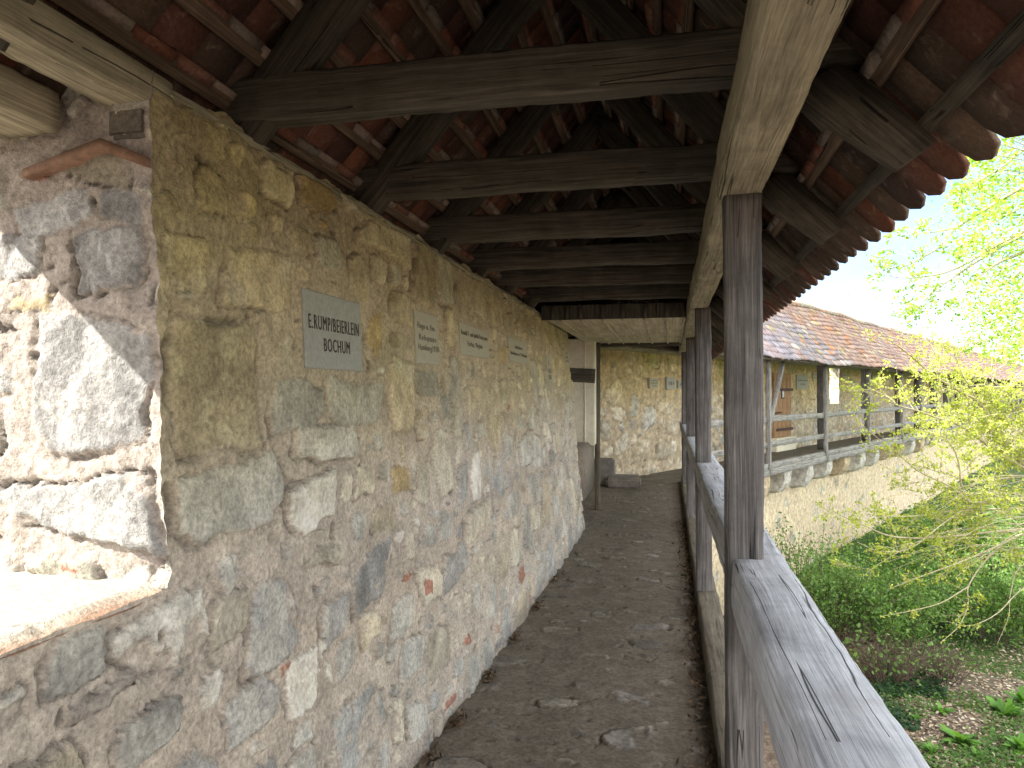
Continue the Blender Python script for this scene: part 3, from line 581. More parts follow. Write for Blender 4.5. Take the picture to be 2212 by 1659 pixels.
# door
dr = box_mesh('door', (0, 0, 0), (1, 1, 1), M['door'], fw)
def fbox(o, s0, s1, o0, o1, z0, z1):
    vs = o.data.vertices; pts = []
    for v in vs: pts.append(F(s0+(s1-s0)*v.co.x, o0+(o1-o0)*v.co.y, z0+(z1-z0)*v.co.z))
    gcs = [(v.co.z*(z1-z0), v.co.x*(s1-s0), v.co.y*(o1-o0)) for v in vs]
    for v, p in zip(vs, pts): v.co = p
    o.data.update(); set_vec(o.data, gcs); return o
W = sdoor1-sdoor0
fbox(dr, sdoor0, sdoor1, -.05, .045, zd0, zd1)
for k in range(4): q = fbox(box_mesh('plank', (0, 0, 0), (1, 1, 1), M['door'], dr), sdoor0+W*(k+.03)/4, sdoor0+W*(k+.97)/4, .045, .062, zd0+.02, zd1-.02)
for z in (zd0+(zd1-zd0)*.10, zd0+(zd1-zd0)*.72): fbox(box_mesh('hinge', (0, 0, 0), (1, 1, 1), M['iron'], dr), sdoor0+W*.12, sdoor1+.10, .064, .085, z, z+.075)
fbox(box_mesh('latch', (0, 0, 0), (1, 1, 1), M['iron'], dr), sdoor0-.05, sdoor0+W*.40, .064, .085, zd0+(zd1-zd0)*.375, zd0+(zd1-zd0)*.40)
fbox(box_mesh('lock', (0, 0, 0), (1, 1, 1), M['iron'], dr), sdoor0+.04, sdoor0+.20, .064, .09, zd0+(zd1-zd0)*.28, zd0+(zd1-zd0)*.36)
fbox(box_mesh('slot_frame', (0, 0, 0), (1, 1, 1), M['iron'], dr), sdoor0+W*.40, sdoor0+W*.58, .064, .075, zd0+(zd1-zd0)*.60, zd0+(zd1-zd0)*.76)
fbox(box_mesh('slot_pane', (0, 0, 0), (1, 1, 1), M['glass'], dr), sdoor0+W*.44, sdoor0+W*.54, .0755, .08, zd0+(zd1-zd0)*.62, zd0+(zd1-zd0)*.74)
fbox(box_mesh('door_step', (0, 0, 0), (1, 1, 1), M['cream'], fw), sdoor0-.1, sdoor1+.1, -.05, .16, 0, zd0)
FT = [([('ALANYRA', 0, .28, .85, .2), ('SCHALLEN', 0, .02, .85, .2), ('Familie', .05, -.24, .6, .16)], 'plaque2', 'faint carved tablet on the end wall beyond the walkway, left of the pale one'),
      ([('大阪市', 0, 0, .74, .34)], 'plaque', 'light plaque bearing three characters on the end wall'),
      ([('忍', 0, 0, .5, .35)], 'plaque', 'plaque half hidden by the farthest post on the end wall'),
      ([('Bundesverband', 0, .12, .85, .12), ('1978', 0, -.18, .4, .14)], 'plaque', 'broad grey plaque on the far wall just right of the wooden door'),
      ([('Familie', 0, .2, .8, .22), ('Braun', 0, -.2, .7, .22)], 'plaque2', 'small two-line tablet high between the door plaque and the thick post'),
      ([('Berlin', 0, .2, .7, .2), ('1975', 0, -.2, .6, .2)], 'plaque2', 'small tablet on the far wall right of the bright window reveal'),
      ([('Familie', 0, .2, .8, .2), ('Wagner', 0, -.2, .8, .2)], 'plaque2', 'two-line tablet left of the second thick post of the far walkway'),
      ([('Stadt', 0, .1, .7, .3)], 'plaque2', 'small tablet on the far wall just beyond the second thick post')]
for (a, b, c, d), (ln, mt, lb) in zip(fpq, FT):
    plaque(F((a+b)/2, .02, (c+d)/2), D, (0, 0, 1), b-a, d-c, ln, M[mt], lb, proud=.03, th=.06)
# --- far walkway structure
GW = 1.12
ff = bpy.data.meshes
FS0, FS1 = -8.2, 80.0
def along_front(s): return s
fg = empty('covered_walkway', F(0, GW, 0), 'far tiled walkway with grey posts running away along the yard wall', 'walkway roof')
def farbox(name, s0, s1, o0, o1, z0, z1, mat, parent): return fbox(box_mesh(name, (0, 0, 0), (1, 1, 1), mat, parent), s0, s1, o0, o1, z0, z1)
me_fl = farbox('walkway_slab', FS0-1, FS1, -.02, GW-.08, -.10, -.012, M['sill'], fg)
tpl = [fhit(u, 985, GW)[0] for u in (1655, 1779, 1872, 1944)]; sp = 3.3
pss = tpl+[tpl[-1]+sp*k for k in range(1, 17)]
for s in [tpl[0]-3.4]+pss:
    timber('post', F(s, GW+.05, -.22), F(s, GW+.05, E+.70), .10, .10, M['frail'], fg, up=NN, step=.3, wob=.006)
for u in (1771, 1864, 1937): 
    s = fhit(u, 960, GW-.45)[0]; timber('inner_post', F(s, GW-.40, 0), F(s, GW-.40, E+.72), .20, .20, M['post'], fg, up=NN, step=.2, wob=.01)
for k in range(1, 15): timber('inner_post', F(s+sp*k, GW-.40, 0), F(s+sp*k, GW-.40, E+.72), .20, .20, M['post'], fg, up=NN, step=.4, wob=.01)
timber('eaves_plate', F(FS0, GW, E+.76), F(FS1, GW, E+.76), .16, .16, M['frail'], fg, step=.5)
timber('wall_plate', F(FS0-3, .02, E+.80), F(FS1, .02, E+.80), .3, .12, M['plate'], fg, step=.3, wob=.01)
timber('brace', F(tpl[0]+.05, GW+.05, E-.75), F(tpl[0]+1.0, GW+.02, E+.68), .09, .09, M['frail'], fg, up=NN, step=.2)
fr = empty('railing', F(0, GW, 0), 'weathered grey rails with curb beam along the far walkway above the corbels', 'railing')
zz = [( .985, .14), (.42, .13)]
allp = [tpl[0]-3.4]+pss
for a, b in zip(allp[:-1], allp[1:]):
    for zc_, h in zz: timber('rail', F(a-.02, GW+.02, zc_+random.uniform(-.015, .015)), F(b-.06, GW+.02, zc_+random.uniform(-.015, .015)), .06, h, M['frail'], fr, step=.25, wob=.007)
for a, b in zip(allp[:-1:2], allp[2::2]): timber('curb', F(a, GW-.02, -.04), F(b-.02, GW-.02, -.04), .16, .12, M['frail'], fr, step=.3, wob=.008)
for a, b in zip(allp[:-1:1], allp[1:]): timber('edge_beam', F(a, GW+.0, -.17), F(b-.01, GW+.0, -.17), .18, .155, M['frail'], fr, step=.3, wob=.012)
# roof of the far walkway
eo, ez_ = GW+.42, E+.67; ro, rz = .05, E+2.42; L_ = math.hypot(eo-ro, rz-ez_)
dF = (NN*(eo-ro)+Vector((0, 0, ez_-rz))).normalized(); uF = D.cross(dF).normalized(); uF = uF if uF.z > 0 else -uF
FC = [(.36, .22, .19), (.33, .22, .20), (.38, .25, .21), (.29, .21, .21), (.42, .25, .18), (.34, .27, .25)]; FP2 = [(.27, .25, .28), (.24, .22, .26), (.30, .26, .29), (.33, .24, .23)]
def fcol(s, c, r):
    x = s+FS0-2; lim = 2.0-c*.28; k = (x < lim+r.uniform(-.3, .3)); q = r.random()
    if q < .02: return (.48, .20, .07)
    if q < .05: return (.40, .33, .12)
    if q < .12: return (.42, .38, .33)
    return r.choice(FP2 if k else FC)
nc = int(L_/.17)+1; NA = int((FS1-FS0+2)/.184)
def wav(s, c): return Vector((0, 0, 0.018*math.sin(s*.55)+.02*math.sin(s*1.7+c*.4)-.03*math.exp(-((s+FS0-2-.5)/2.2)**2)))
tile_field('roof_tiles', F(FS0-2, eo, ez_), D, dF, uF, NA, nc,   .18, .36, .17, .034, fg, M['ftile'], fcol, 9, nib=False, tilt=.11, arc=3, curve=wav, jitt=.02)
ob = farbox('roof_boards', 0, 1, 0, 1, 0, 1, M['sill'], fg)
def quad_sheet(name, pts, mat, parent, th_=.03):
    co = [Vector(p) for p in pts]; n = (co[1]-co[0]).cross(co[2]-co[0]).normalized(); co += [c-n*th_ for c in co]
    me = np_mesh(name, co, [(0, 1, 2, 3), (7, 6, 5, 4), (0, 4, 5, 1), (1, 5, 6, 2), (2, 6, 7, 3), (3, 7, 4, 0)], False); set_vec(me, [(c.x, c.y, c.z) for c in co]); return link(name, me, mat, parent)
bpy.data.objects.remove(ob)
quad_sheet('roof_boards', [F(FS0-2, eo-.04, ez_+.0), F(FS1, eo-.04, ez_+.0), F(FS1, ro, rz-.05), F(FS0-2, ro, rz-.05)], M['sill'], fg)
oo_ = quad_sheet('outer_slope', [F(FS0-2, ro, rz-.03), F(FS1, ro, rz-.03), F(FS1, ro-.75, rz-1.0), F(FS0-2, ro-.75, rz-1.0)], M['ftile'], fg); 
set_col(oo_.data, (.25, .16, .13))
# ridge tiles
co = []; fc = []; cl = []
for i in range(int((FS1-FS0+2)/.34)):
    s0 = FS0-2+i*.34; b = len(co); r_ = .10; cc = random.choice([(.28, .25, .2), (.30, .18, .13), (.34, .30, .2), (.2, .18, .15)])
    for j, s in enumerate((s0, s0+.38)):
        for k in range(7):
            a = math.pi*k/6; co.append(F(s, ro+math.cos(a)*(r_+.012*(1-j)), rz+.0+math.sin(a)*(r_+.015*(1-j))+wav(s-FS0+2, 14).z)); cl.append(cc)
    for k in range(6): fc.append((b+k, b+k+1, b+8+k, b+7+k))
    fc.append(tuple(b+k for k in range(7)))
me = np_mesh('ridge_tiles', co, fc, False); set_col(me, cl); link('ridge_tiles', me, M['ftile'], fg)

# ================================================================== GROUND
GZ = E-4.75
def gz(x, y): return GZ+.25*mnoise.noise(Vector((x*.12, y*.12, 0)))+.05*mnoise.noise(Vector((x*.9, y*.9, 3)))
xs_ = np.concatenate([np.linspace(-400, -8, 12), np.arange(-6, 34, .35), np.linspace(36, 500, 14)]); ys_ = np.concatenate([np.linspace(-300, 0, 10), np.arange(1, 50, .35), np.linspace(52, 600, 14)])
co = [(x, y, gz(x, y) if -8 < x < 36 and 0 < y < 52 else GZ) for x in xs_ for y in ys_]; n1, n2 = len(xs_), len(ys_); idx = np.arange(n1*n2).reshape(n1, n2)
me = np_mesh('ground', co, np.stack([idx[:-1, :-1], idx[1:, :-1], idx[1:, 1:], idx[:-1, 1:]], -1).reshape(-1, 4))
m, t, b = newmat('yard_ground'); b.inputs['Roughness'].default_value = .95
g = N(t, 'TexCoord').outputs['Object']; n1_ = noise_(t, g, 9, 8, .75, .5); n2_ = noise_(t, g, .5, 5, .6); n3_ = noise_(t, g, 40, 4, .8)
soil = ramp(t, n1_, [(.3, (.045, .034, .026)), (.48, (.11, .082, .06)), (.6, (.20, .155, .12)), (.75, (.11, .12, .05))])
grs = ramp(t, n3_, [(.3, (.025, .055, .012)), (.6, (.055, .10, .025)), (.8, (.09, .145, .04))])
sx = N(t, 'SeparateXYZ'); t.links.new(g, sx.inputs[0]); ms = N(t, 'MapRange'); t.links.new(math_(t, 'ADD', sx.outputs[1], math_(t, 'MULTIPLY', n2_, 5)), ms.inputs[0]); ms.inputs[1].default_value = 15; ms.inputs[2].default_value = 18
t.links.new(mix(t, ms.outputs[0], soil, grs), b.inputs['Base Color']); bump(t, b, n1_, .8, .04)
tag(link('ground', me, m), kind='structure')
q = box_mesh('lower_wall', (-.9, -1.6, GZ-.3), (.10, 13.2, -.06), M['farwall'], None); set_col(q.data, (.4, .33, .24)); tag(q, 'plastered base wall carrying the near walkway above the yard', 'wall')

# ================================================================== VEGETATION
def leaf_mesh(name, pts, size, cols, parent, mat, seed, shape=6, dirs=None, flat=.0, el=1.25, cup=.0):
    """many small leaf polygons at pts"""
    r = np.random.default_rng(seed); pts = np.asarray(pts, dtype=float); n = len(pts)
    nrm = r.normal(size=(n, 3)); nrm[:, 2] += flat; nrm /= np.linalg.norm(nrm, axis=1)[:, None]
    a = np.cross(nrm, r.normal(size=(n, 3))); a /= np.linalg.norm(a, axis=1)[:, None]; b = np.cross(nrm, a)
    sz = size*(.6+.8*r.random(n)); ang = np.linspace(0, 2*math.pi, shape, endpoint=False)
    prof = np.stack([np.cos(ang)*el, np.sin(ang)*(.72 if shape > 4 else .62)], -1)
    co = pts[:, None, :]+(a[:, None, :]*prof[None, :, :1]+b[:, None, :]*prof[None, :, 1:])*sz[:, None, None]*.5
    if cup: co = co+nrm[:, None, :]*(np.abs(prof[None, :, 1:])*sz[:, None, None]*cup)
    f = np.arange(n*shape).reshape(n, shape); me = np_mesh(name, co.reshape(-1, 3), f, False)
    cc = np.array(cols)[r.integers(0, len(cols), n)]*(.7+.6*r.random((n, 1))); set_col(me, np.repeat(cc, shape, 0)); return link(name, me, mat, parent)
def tubes(name, paths, parent, mat, sides=5):
    co = []; fc = []
    for pts, r0, r1 in paths:
        n = len(pts); b = len(co)
        for i, p in enumerate(pts):
            d = (Vector(pts[min(i+1, n-1)])-Vector(pts[max(i-1, 0)])).normalized(); s = d.cross(Vector((.3, .2, 1))).normalized(); u_ = s.cross(d); r_ = r0+(r1-r0)*i/(n-1)
            for k in range(sides): a = 2*math.pi*k/sides; co.append(Vector(p)+s*math.cos(a)*r_+u_*math.sin(a)*r_)
        for i in range(n-1):
            for k in range(sides): fc.append((b+i*sides+k, b+i*sides+(k+1) % sides, b+(i+1)*sides+(k+1) % sides, b+(i+1)*sides+k))
    me = np_mesh(name, co, fc); return link(name, me, mat, parent)
def smooth_path(ctrl, k=5):
    out_ = []; P = [Vector(c) for c in ctrl]; P = [P[0]*2-P[1]]+P+[P[-1]*2-P[-2]]
    for i in range(1, len(P)-2):
        for j in range(k):
            t_ = j/k; a, b_, c, d = P[i-1:i+3]
            out_.append(.5*((2*b_)+(c-a)*t_+(2*a-5*b_+4*c-d)*t_*t_+(3*b_-a-3*c+d)*t_**3))
    out_.append(P[-2]); return out_
def grow(limbs, twig_n, twig_len, leaf_frac, seed, leaf_step=.03, leaf_sp=.02, r_twig=.003, sag=.0, sub=2, lf_start=.35):
    r = random.Random(seed); paths = []; leaves = []
    def lf(path, f0=0.0):
        n = len(path)
        for i in range(n-1):
            if i/(n-1) < f0: continue
            a, b_ = Vector(path[i]), Vector(path[i+1]); m_ = max(1, int((b_-a).length/leaf_step))
            for k in range(m_):
                if r.random() < leaf_frac:
                    c = a.lerp(b_, (k+r.random())/m_)
                    for _ in range(r.choice((1, 2, 2, 3))): leaves.append(c+Vector((r.gauss(0, leaf_sp), r.gauss(0, leaf_sp), r.gauss(0, leaf_sp))))
    def twig(p, d, L, lev):
        n = 6; pt = [Vector(p)]; d = Vector(d).normalized()
        for i in range(n):
            d = (d+Vector((r.gauss(0, .13), r.gauss(0, .13), r.gauss(0, .13)-sag))).normalized(); pt.append(pt[-1]+d*L/n)
        paths.append((pt, r_twig*(1.1 if lev else 1.5), r_twig*.35)); lf(pt, .15)
        if lev < sub:
            for _ in range(r.choice((1, 2, 3))):
                i = r.randint(1, n-1); dd = (d+Vector((r.gauss(0, .6), r.gauss(0, .6), r.gauss(0, .6)))).normalized(); twig(pt[i], dd, L*r.uniform(.35, .65), lev+1)
    for ctrl, r0, r1, dens in limbs:
        pt = smooth_path(ctrl); paths.append((pt, r0, r1)); lf(pt, lf_start if dens > .5 else .75)
        Ltot = sum((Vector(pt[i+1])-Vector(pt[i])).length for i in range(len(pt)-1))
        for _ in range(int(twig_n*dens*Ltot)):
            f = r.random()**.8; i = min(int(f*(len(pt)-1)), len(pt)-2); d = (Vector(pt[i+1])-Vector(pt[i])).normalized()
            dd = d+Vector((r.gauss(0, .7), r.gauss(0, .7), r.gauss(0, .7)+.1)); twig(pt[i], dd, twig_len*r.uniform(.4, 1.2), 0)
    return paths, leaves
def px(lst, z0, z1): n = len(lst); return [at(u, v, z0+(z1-z0)*i/(n-1)) for i, (u, v) in enumerate(lst)]
YG = [(.36, .43, .06), (.42, .48, .08), (.30, .40, .05), (.48, .52, .12)]
LG = [(.24, .42, .04), (.32, .48, .05), (.40, .52, .07), (.17, .33, .04)]
LA = [([(2330, 1090), (2212, 1005), (2156, 930), (2114, 869), (2075, 846), (2016, 810), (1960, 762), (1905, 722)], .030, .005, 1, 9, 7.6),
 ([(2107, 859), (2095, 835), (2081, 813), (2065, 775), (2058, 745)], .010, .003, 1, 8.4, 8.0),
 ([(2350, 1100), (2212, 1012), (2166, 986), (2117, 950), (2075, 920), (2029, 904), (1984, 888), (1938, 875), (1895, 855), (1863, 843)], .022, .003, 1, 9, 7.2),
 ([(2091, 1083), (2075, 1044), (2068, 992), (2042, 947), (1990, 930), (1950, 922)], .012, .003, 1, 8.2, 7.6),
 ([(2091, 1083), (2052, 1051), (1984, 1018), (1938, 979), (1905, 955)], .012, .003, 1, 8.2, 7.6),
 ([(2340, 1100), (2212, 1075), (2150, 1085), (2091, 1083)], .02, .012, .6, 9, 8.2),
 ([(2360, 1130), (2212, 1142), (2140, 1148), (2010, 1161), (1925, 1158), (1867, 1135), (1820, 1115), (1788, 1096)], .020, .003, .35, 9, 7.4),
 ([(2360, 1120), (2212, 1152), (2163, 1174), (2117, 1194), (2062, 1217), (1990, 1243), (1920, 1270)], .018, .003, .3, 9, 8),
 ([(2163, 1174), (2120, 1217), (2089, 1266), (2088, 1305), (2068, 1350), (2030, 1385)], .012, .003, .25, 8.7, 8.2),
 ([(2089, 1266), (2029, 1301), (1964, 1318), (1900, 1330)], .008, .002, .25, 8.4, 8),
 ([(2340, 1200), (2212, 1266), (2150, 1324), (2090, 1350), (2040, 1340)], .010, .002, .2, 9, 8.3),
 ([(2350, 1085), (2212, 1096), (2065, 1103), (1990, 1113), (1930, 1115), (1893, 1109), (1847, 1080)], .014, .003, .8, 9, 7.5),
 ([(2075, 1103), (2029, 1135), (1964, 1184), (1900, 1190), (1850, 1170)], .008, .003, .9, 8.2, 7.7),
 ([(2340, 1040), (2212, 1030), (2107, 1038), (2030, 1020), (1960, 1000)], .014, .003, .8, 9, 8),
 ([(2360, 760), (2212, 800), (2170, 850), (2120, 885)], .010, .003, 1, 9, 8.5), ([(2340, 860), (2212, 885), (2150, 905), (2080, 900)], .010, .003, 1, 9, 8.2),
 ([(2075, 1140), (1990, 1165), (1900, 1215), (1860, 1245)], .007, .002, .8, 8.2, 7.8), ([(2300, 700), (2212, 760), (2150, 800), (2110, 820)], .01, .003, 1, 9.2, 8.6),
 ([(2320, 960), (2212, 965), (2150, 980), (2060, 985)], .01, .003, 1, 8.6, 8.2), ([(2360, 1180), (2212, 1215), (2180, 1280), (2175, 1330), (2150, 1390)], .009, .002, .2, 9, 8.6)]
for k in range(15):
    v0 = random.uniform(800, 1010); u1 = random.uniform(2000, 2110); v1 = v0+random.uniform(-90, 30); vm = (v0+v1)/2-random.uniform(0, 20)
    LA.append(([(2360, v0+40), (2230, v0+15), ((2230+u1)/2, vm), (u1, v1)], .008, .002, .85, random.uniform(8.4, 9.4), random.uniform(7.8, 8.8)))
for k in range(34):
    v0 = random.uniform(1000, 1210); u1 = random.uniform(1900, 2080); v1 = v0+random.uniform(-30, 120); vm = (v0+v1)/2-random.uniform(10, 35)
    LA.append(([(2360, v0-10), (2230, v0-5), ((2230+u1)/2, vm), (u1, v1)], .006, .0018, .22, random.uniform(8.4, 9.4), random.uniform(7.8, 8.8)))
ta = empty('tree', at(2420, 1300, 9) * 1.0, 'pale branched tree with yellow-green spring leaves reaching in from the right', 'tree'); ta.location.z = GZ
pa, lv = grow([(px(l, a, b), r0, r1, d) for (l, r0, r1, d, a, b) in LA], 6.0, .40, .68, 5, leaf_step=.028, leaf_sp=.017, r_twig=.0028, sag=.01)
b0 = at(2345, 1100, 9.05); pa.append(([Vector((b0.x+.25, b0.y+.2, GZ-.1)), Vector((b0.x+.1, b0.y+.1, b0.z-1.2)), b0, at(2360, 900, 9.2), at(2380, 500, 9.3)], .11, .03))
tubes('trunk', pa, ta, M['bark']); leaf_mesh('crown', lv, .024, YG, ta, M['leaf'], 1, el=1.1)
print('tree A', len(lv))
# tree B, behind: drooping limbs and dense bright crown
LB = [([(2420, 200), (2290, 350), (2162, 432), (2068, 491), (2034, 530), (1991, 557), (1954, 575), (1918, 578), (1886, 573)], .05, .004, .7),
 ([(2450, 380), (2300, 450), (2212, 500), (2150, 532), (2093, 566), (2041, 589), (2005, 596), (1950, 600), (1888, 589)], .05, .004, .8),
 ([(2440, 400), (2212, 508), (2155, 538), (2098, 573), (2052, 605), (2014, 632), (1991, 657), (1959, 685), (1920, 680)], .045, .004, .8),
 ([(2450, 440), (2212, 544), (2155, 569), (2109, 605), (2064, 644), (2030, 673), (1995, 685)], .045, .004, .8),
 ([(2068, 491), (2030, 500), (1995, 503), (1968, 512), (1935, 505)], .015, .003, .7), ([(2420, 100), (2280, 260), (2180, 350), (2100, 400), (2060, 440)], .04, .004, .8),
 ([(2440, 560), (2300, 640), (2212, 690), (2150, 730), (2080, 745)], .04, .004, .8), ([(2400, 300), (2250, 420), (2150, 480), (2080, 530), (2040, 560)], .03, .004, .8)]
pb, lb_ = grow([(px(l, 17, 14), r0, r1, d) for (l, r0, r1, d) in LB], 3.2, .6, .22, 6, leaf_step=.06, leaf_sp=.04, r_twig=.004, sag=.02)
def inside(u, v):                      # bulk of the crown as it stands
    b = np.interp(v, [-300, 300, 360, 430, 480, 560, 600, 640, 700, 745, 770, 800], [2000, 2080, 2070, 2085, 2075, 2080, 2100, 2090, 2110, 2050, 2140, 2230]); return u > b+14*math.sin(v*.09)
cl_ = []
r = random.Random(12)
while len(cl_) < 1050:
    u, v = r.uniform(1990, 2750), r.uniform(-350, 800)
    if inside(u, v) and not (u > 2260 and r.random() < .45): cl_.append((at(u, v, r.uniform(13.5, 21)), r.uniform(.16, .42)))
pts = []
for c, s in cl_:
    for _ in range(int(r.uniform(28, 75))): pts.append(c+Vector((r.gauss(0, s), r.gauss(0, s), r.gauss(0, s*.55))))
tb = empty('tree', at(2480, 900, 17), 'tall tree with bright green crown behind, its bare drooping boughs against the sky', 'tree'); tb.location.z = GZ
b0 = at(2450, 430, 17.0); pb.append(([Vector((b0.x+.6, b0.y, GZ-.1)), Vector((b0.x+.3, b0.y, 1)), b0, b0+Vector((-.3, .1, 3))], .28, .10))
for c, s in cl_[::3]: pb.append(([b0.lerp(c, .25)+Vector((0, 0, -.2)), b0.lerp(c, .6)+Vector((r.gauss(0, .2), 0, .15)), c], .022, .005))
tubes('trunk', pb, tb, M['bark'], 4); leaf_mesh('crown', pts+lb_, .060, LG, tb, M['leaf'], 2, shape=5)
print('tree B', len(pts)+len(lb_))
# --- yard shrubs
GG = [(.11, .21, .05), (.14, .25, .06), (.085, .165, .045), (.18, .29, .08)]
def gpt(u, v): p = hit(u, v, (0, 0, GZ), (0, 0, 1)); return Vector((p.x, p.y, gz(p.x, p.y)))
def shrub(name, u, v, wd, ht, nl, label, cat, cols, seed, size=.045, stems=14, group=None, mat='twig', loose=1.0, dens=1):
    r = random.Random(seed); b = gpt(u, v); t_ = empty(name, b, label, cat, group); P_ = []; L_l = []
    for k in range(stems):
        a = r.uniform(0, 6.28); R_ = wd*r.uniform(.2, 1)*.5; top = b+Vector((math.cos(a)*R_, math.sin(a)*R_, ht*r.uniform(.55, 1)*(1-.35*(R_/(wd*.5))**2)))
        base = b+Vector((math.cos(a)*R_*.35, math.sin(a)*R_*.35, -.05)); mid = base.lerp(top, .5)+Vector((r.gauss(0, .08), r.gauss(0, .08), .1*ht)); path = smooth_path([base, mid, top], 4)
        P_.append((path, .008, .003))
        for _ in range(3):
            i = r.randint(2, len(path)-1); q_ = path[i]+Vector((r.gauss(0, .22), r.gauss(0, .22), r.uniform(0, .25)))*min(1.4, wd*.5); P_.append(([path[i], path[i].lerp(q_, .5)+Vector((0, 0, .03)), q_], .004, .0015))
            for _k in range(int(nl/stems/3)): 
                f = r.random(); c = path[i].lerp(q_, f); L_l.append(c+Vector((r.gauss(0, .08), r.gauss(0, .08), r.gauss(0, .07)))*loose*1.3)
    tubes('stems', P_, t_, M[mat], 4)
    if nl: leaf_mesh('leaves', L_l, size, cols, t_, M['leaf'], seed, shape=5, flat=.7)
    return t_
BG = [(.15, .27, .075), (.20, .33, .10), (.12, .22, .06)]
shrub('shrub', 1790, 1400, 2.4, 2.0, 4500, 'tall loose green shrub growing against the base of the far wall', 'shrub', BG, 1, stems=40)
shrub('shrub', 1905, 1400, 2.6, 1.7, 9000, 'dense mid-green bush in the middle of the yard', 'shrub', GG, 2, stems=50)
shrub('shrub', 1730, 1330, 1.8, 2.2, 1400, 'thin upright shrub with sparse leaves nearest the grey post', 'shrub', BG, 3, stems=26)
shrub('shrub', 2140, 1375, 3.2, 1.9, 11000, 'broad dark green bush under the drooping bare branches', 'shrub', GG, 4, stems=60)
shrub('shrub', 2010, 1340, 2.4, 1.4, 6500, 'low green bush behind, between the two larger ones', 'shrub', GG, 5, stems=40)
shrub('shrub', 2240, 1300, 3.0, 2.4, 7000, 'green bush at the right edge beneath the tree', 'shrub', GG, 6, stems=40)
shrub('shrub', 2080, 1225, 5.0, 1.6, 9000, 'wide grassy green shrub mass on the bank behind', 'shrub', BG, 16, stems=60, size=.07)
shrub('bramble', 1905, 1490, 1.7, .85, 500, 'tangle of reddish brown bare bramble stems beside the handrail', 'bramble', BG, 7, stems=90, size=.06)
shrub('bramble', 2035, 1475, 1.4, .6, 350, 'low brown bramble tangle farther right from the handrail', 'bramble', BG, 8, stems=60)
# ivy and litter: ground cover nobody could count
def cover(name, n, upoly, size, cols, seed, mat, label, kind_cat, lift=.03, shape=5, flat=2.0, clump=None):
    r = random.Random(seed); P_ = []
    while len(P_) < n:
        u, v = r.uniform(upoly[0], upoly[2]), r.uniform(upoly[1], upoly[3]); p = gpt(u, v)
        if clump and mnoise.noise(Vector((p.x*clump[0], p.y*clump[0], seed))) < clump[1]+r.uniform(-.15, .15): continue
        P_.append(p+Vector((0, 0, abs(r.gauss(0, lift)))))
    o = leaf_mesh(name, P_, size, cols, None, M[mat], seed, shape=shape, flat=flat); tag(o, label, kind_cat, kind='stuff')
cover('ivy', 3200, (1850, 1440, 2040, 1600), .05, [(.03, .07, .03), (.045, .10, .04)], 21, 'leaf', 'dark ivy covering the ground beside the handrail', 'ivy', .05, clump=(1.2, .05))
cover('ground_plants', 22000, (1750, 1230, 2420, 1720), .04, [(.07, .15, .035), (.10, .20, .05), (.13, .22, .06)], 22, 'leaf', 'patchy low green weeds and seedlings over the yard soil', 'weeds', .035, clump=(.9, -.08))
cover('leaf_litter', 10000, (1800, 1380, 2420, 1740), .045, [(.27, .20, .14), (.36, .28, .20), (.16, .11, .075), (.44, .38, .29)], 23, 'litter', 'dry brown leaf litter scattered over the yard soil', 'leaf litter', .012, flat=3)
cover('grass', 26000, (1720, 1060, 2500, 1330), .075, [(.05, .12, .025), (.08, .17, .035), (.10, .20, .04)], 24, 'leaf', 'green grass growing on the yard bank before the far wall', 'grass', .07, shape=3, flat=.2)
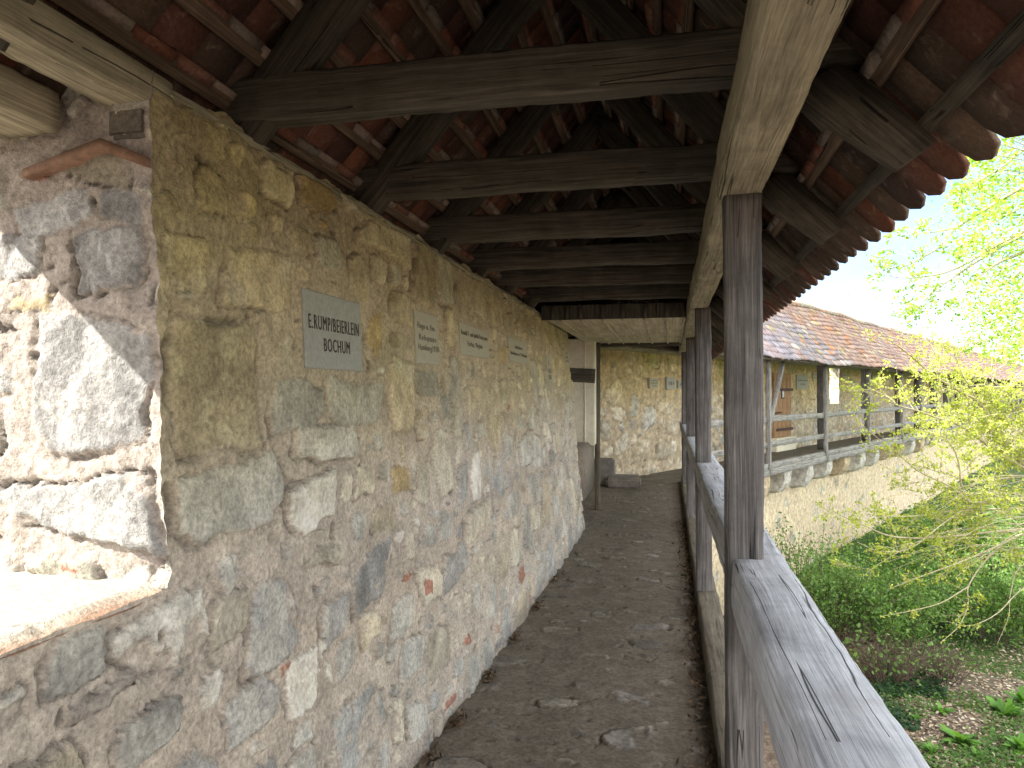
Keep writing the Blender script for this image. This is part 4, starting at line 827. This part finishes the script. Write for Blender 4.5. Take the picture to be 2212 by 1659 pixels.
# broad-leaved weeds bottom right
def weed(u, v, s, seed, label):
    r = random.Random(seed); b = gpt(u, v); co = []; fc = []; cl = []
    for k in range(r.randint(14, 22)):
        a = r.uniform(0, 6.28); el = r.uniform(.3, 1.25); L = s*r.uniform(.6, 1.1); d = Vector((math.cos(a)*math.cos(el), math.sin(a)*math.cos(el), math.sin(el))); sd_ = d.cross(Vector((0, 0, 1))).normalized(); w_ = L*.16; b0 = len(co); m_ = 7; c = random.choice([(.12, .27, .05), (.16, .33, .06), (.10, .22, .04)])
        for i in range(m_):
            f = i/(m_-1); p = b+Vector((r.gauss(0, .01), r.gauss(0, .01), 0))+d*L*f+Vector((0, 0, -.28*L*f*f)); ww = w_*math.sin(math.pi*min(.97, f*.86+.08))*(1.25 if i % 2 else .72)
            co += [p-sd_*ww, p+Vector((0, 0, -.12*ww)), p+sd_*ww]; cl += [c]*3
        for i in range(m_-1):
            for j in (0, 1): q_ = b0+i*3+j; fc.append((q_, q_+1, q_+4, q_+3))
    me = np_mesh('weed', co, fc, False); set_col(me, cl); o = link('dandelion_plant', me, M['leaf']); o.location = b; me.transform(Matrix.Translation(-b)); tag(o, label, 'plant', 'broad-leaved weeds in the yard')
for i, (u, v, s, l) in enumerate([(2068, 1620, .42, 'large bright rosette weed nearest the handrail at the bottom right'), (2165, 1560, .48, 'biggest clump of upright toothed leaves at the right'), (2200, 1640, .36, 'leafy weed at the bottom right corner'),
   (2010, 1650, .26, 'small rosette weed pressed close to the handrail edge'), (2105, 1655, .22, 'small weed low between the large rosettes at the bottom'), (2030, 1560, .25, 'small yellowish weed above the nearest large rosette'), (2205, 1530, .40, 'tall weed at the right edge above the big clump'), (1975, 1575, .20, 'tiny upright weed standing alone beside the handrail')]): weed(u, v, s*.8, 50+i, l)
# debris along the foot of the near wall and sill
dp = []
rr_ = random.Random(5)
for (y_, n_, sg) in [(2.95, 40, 0), (3.3, 60, 0), (3.85, 80, 0), (4.5, 60, 0), (5.2, 50, 0), (6, 40, 0)]:
    for _ in range(n_): dp.append(Vector((float(wx(y_, 0))+.03+abs(rr_.gauss(0, .025)), y_+rr_.gauss(0, .05), .006+abs(rr_.gauss(0, .008)))))
for _ in range(900): dp.append(Vector((.19-abs(rr_.gauss(0, .05)), rr_.uniform(2.3, 9), .004+abs(rr_.gauss(0, .006)))))
o = leaf_mesh('floor_debris', dp, .022, [(.05, .035, .02), (.10, .06, .035), (.14, .10, .06)], None, M['litter'], 31, shape=4, flat=1.5, el=1.8); tag(o, 'dark crumbs of leaves and dirt along the edges of the walkway floor', 'debris', kind='stuff')
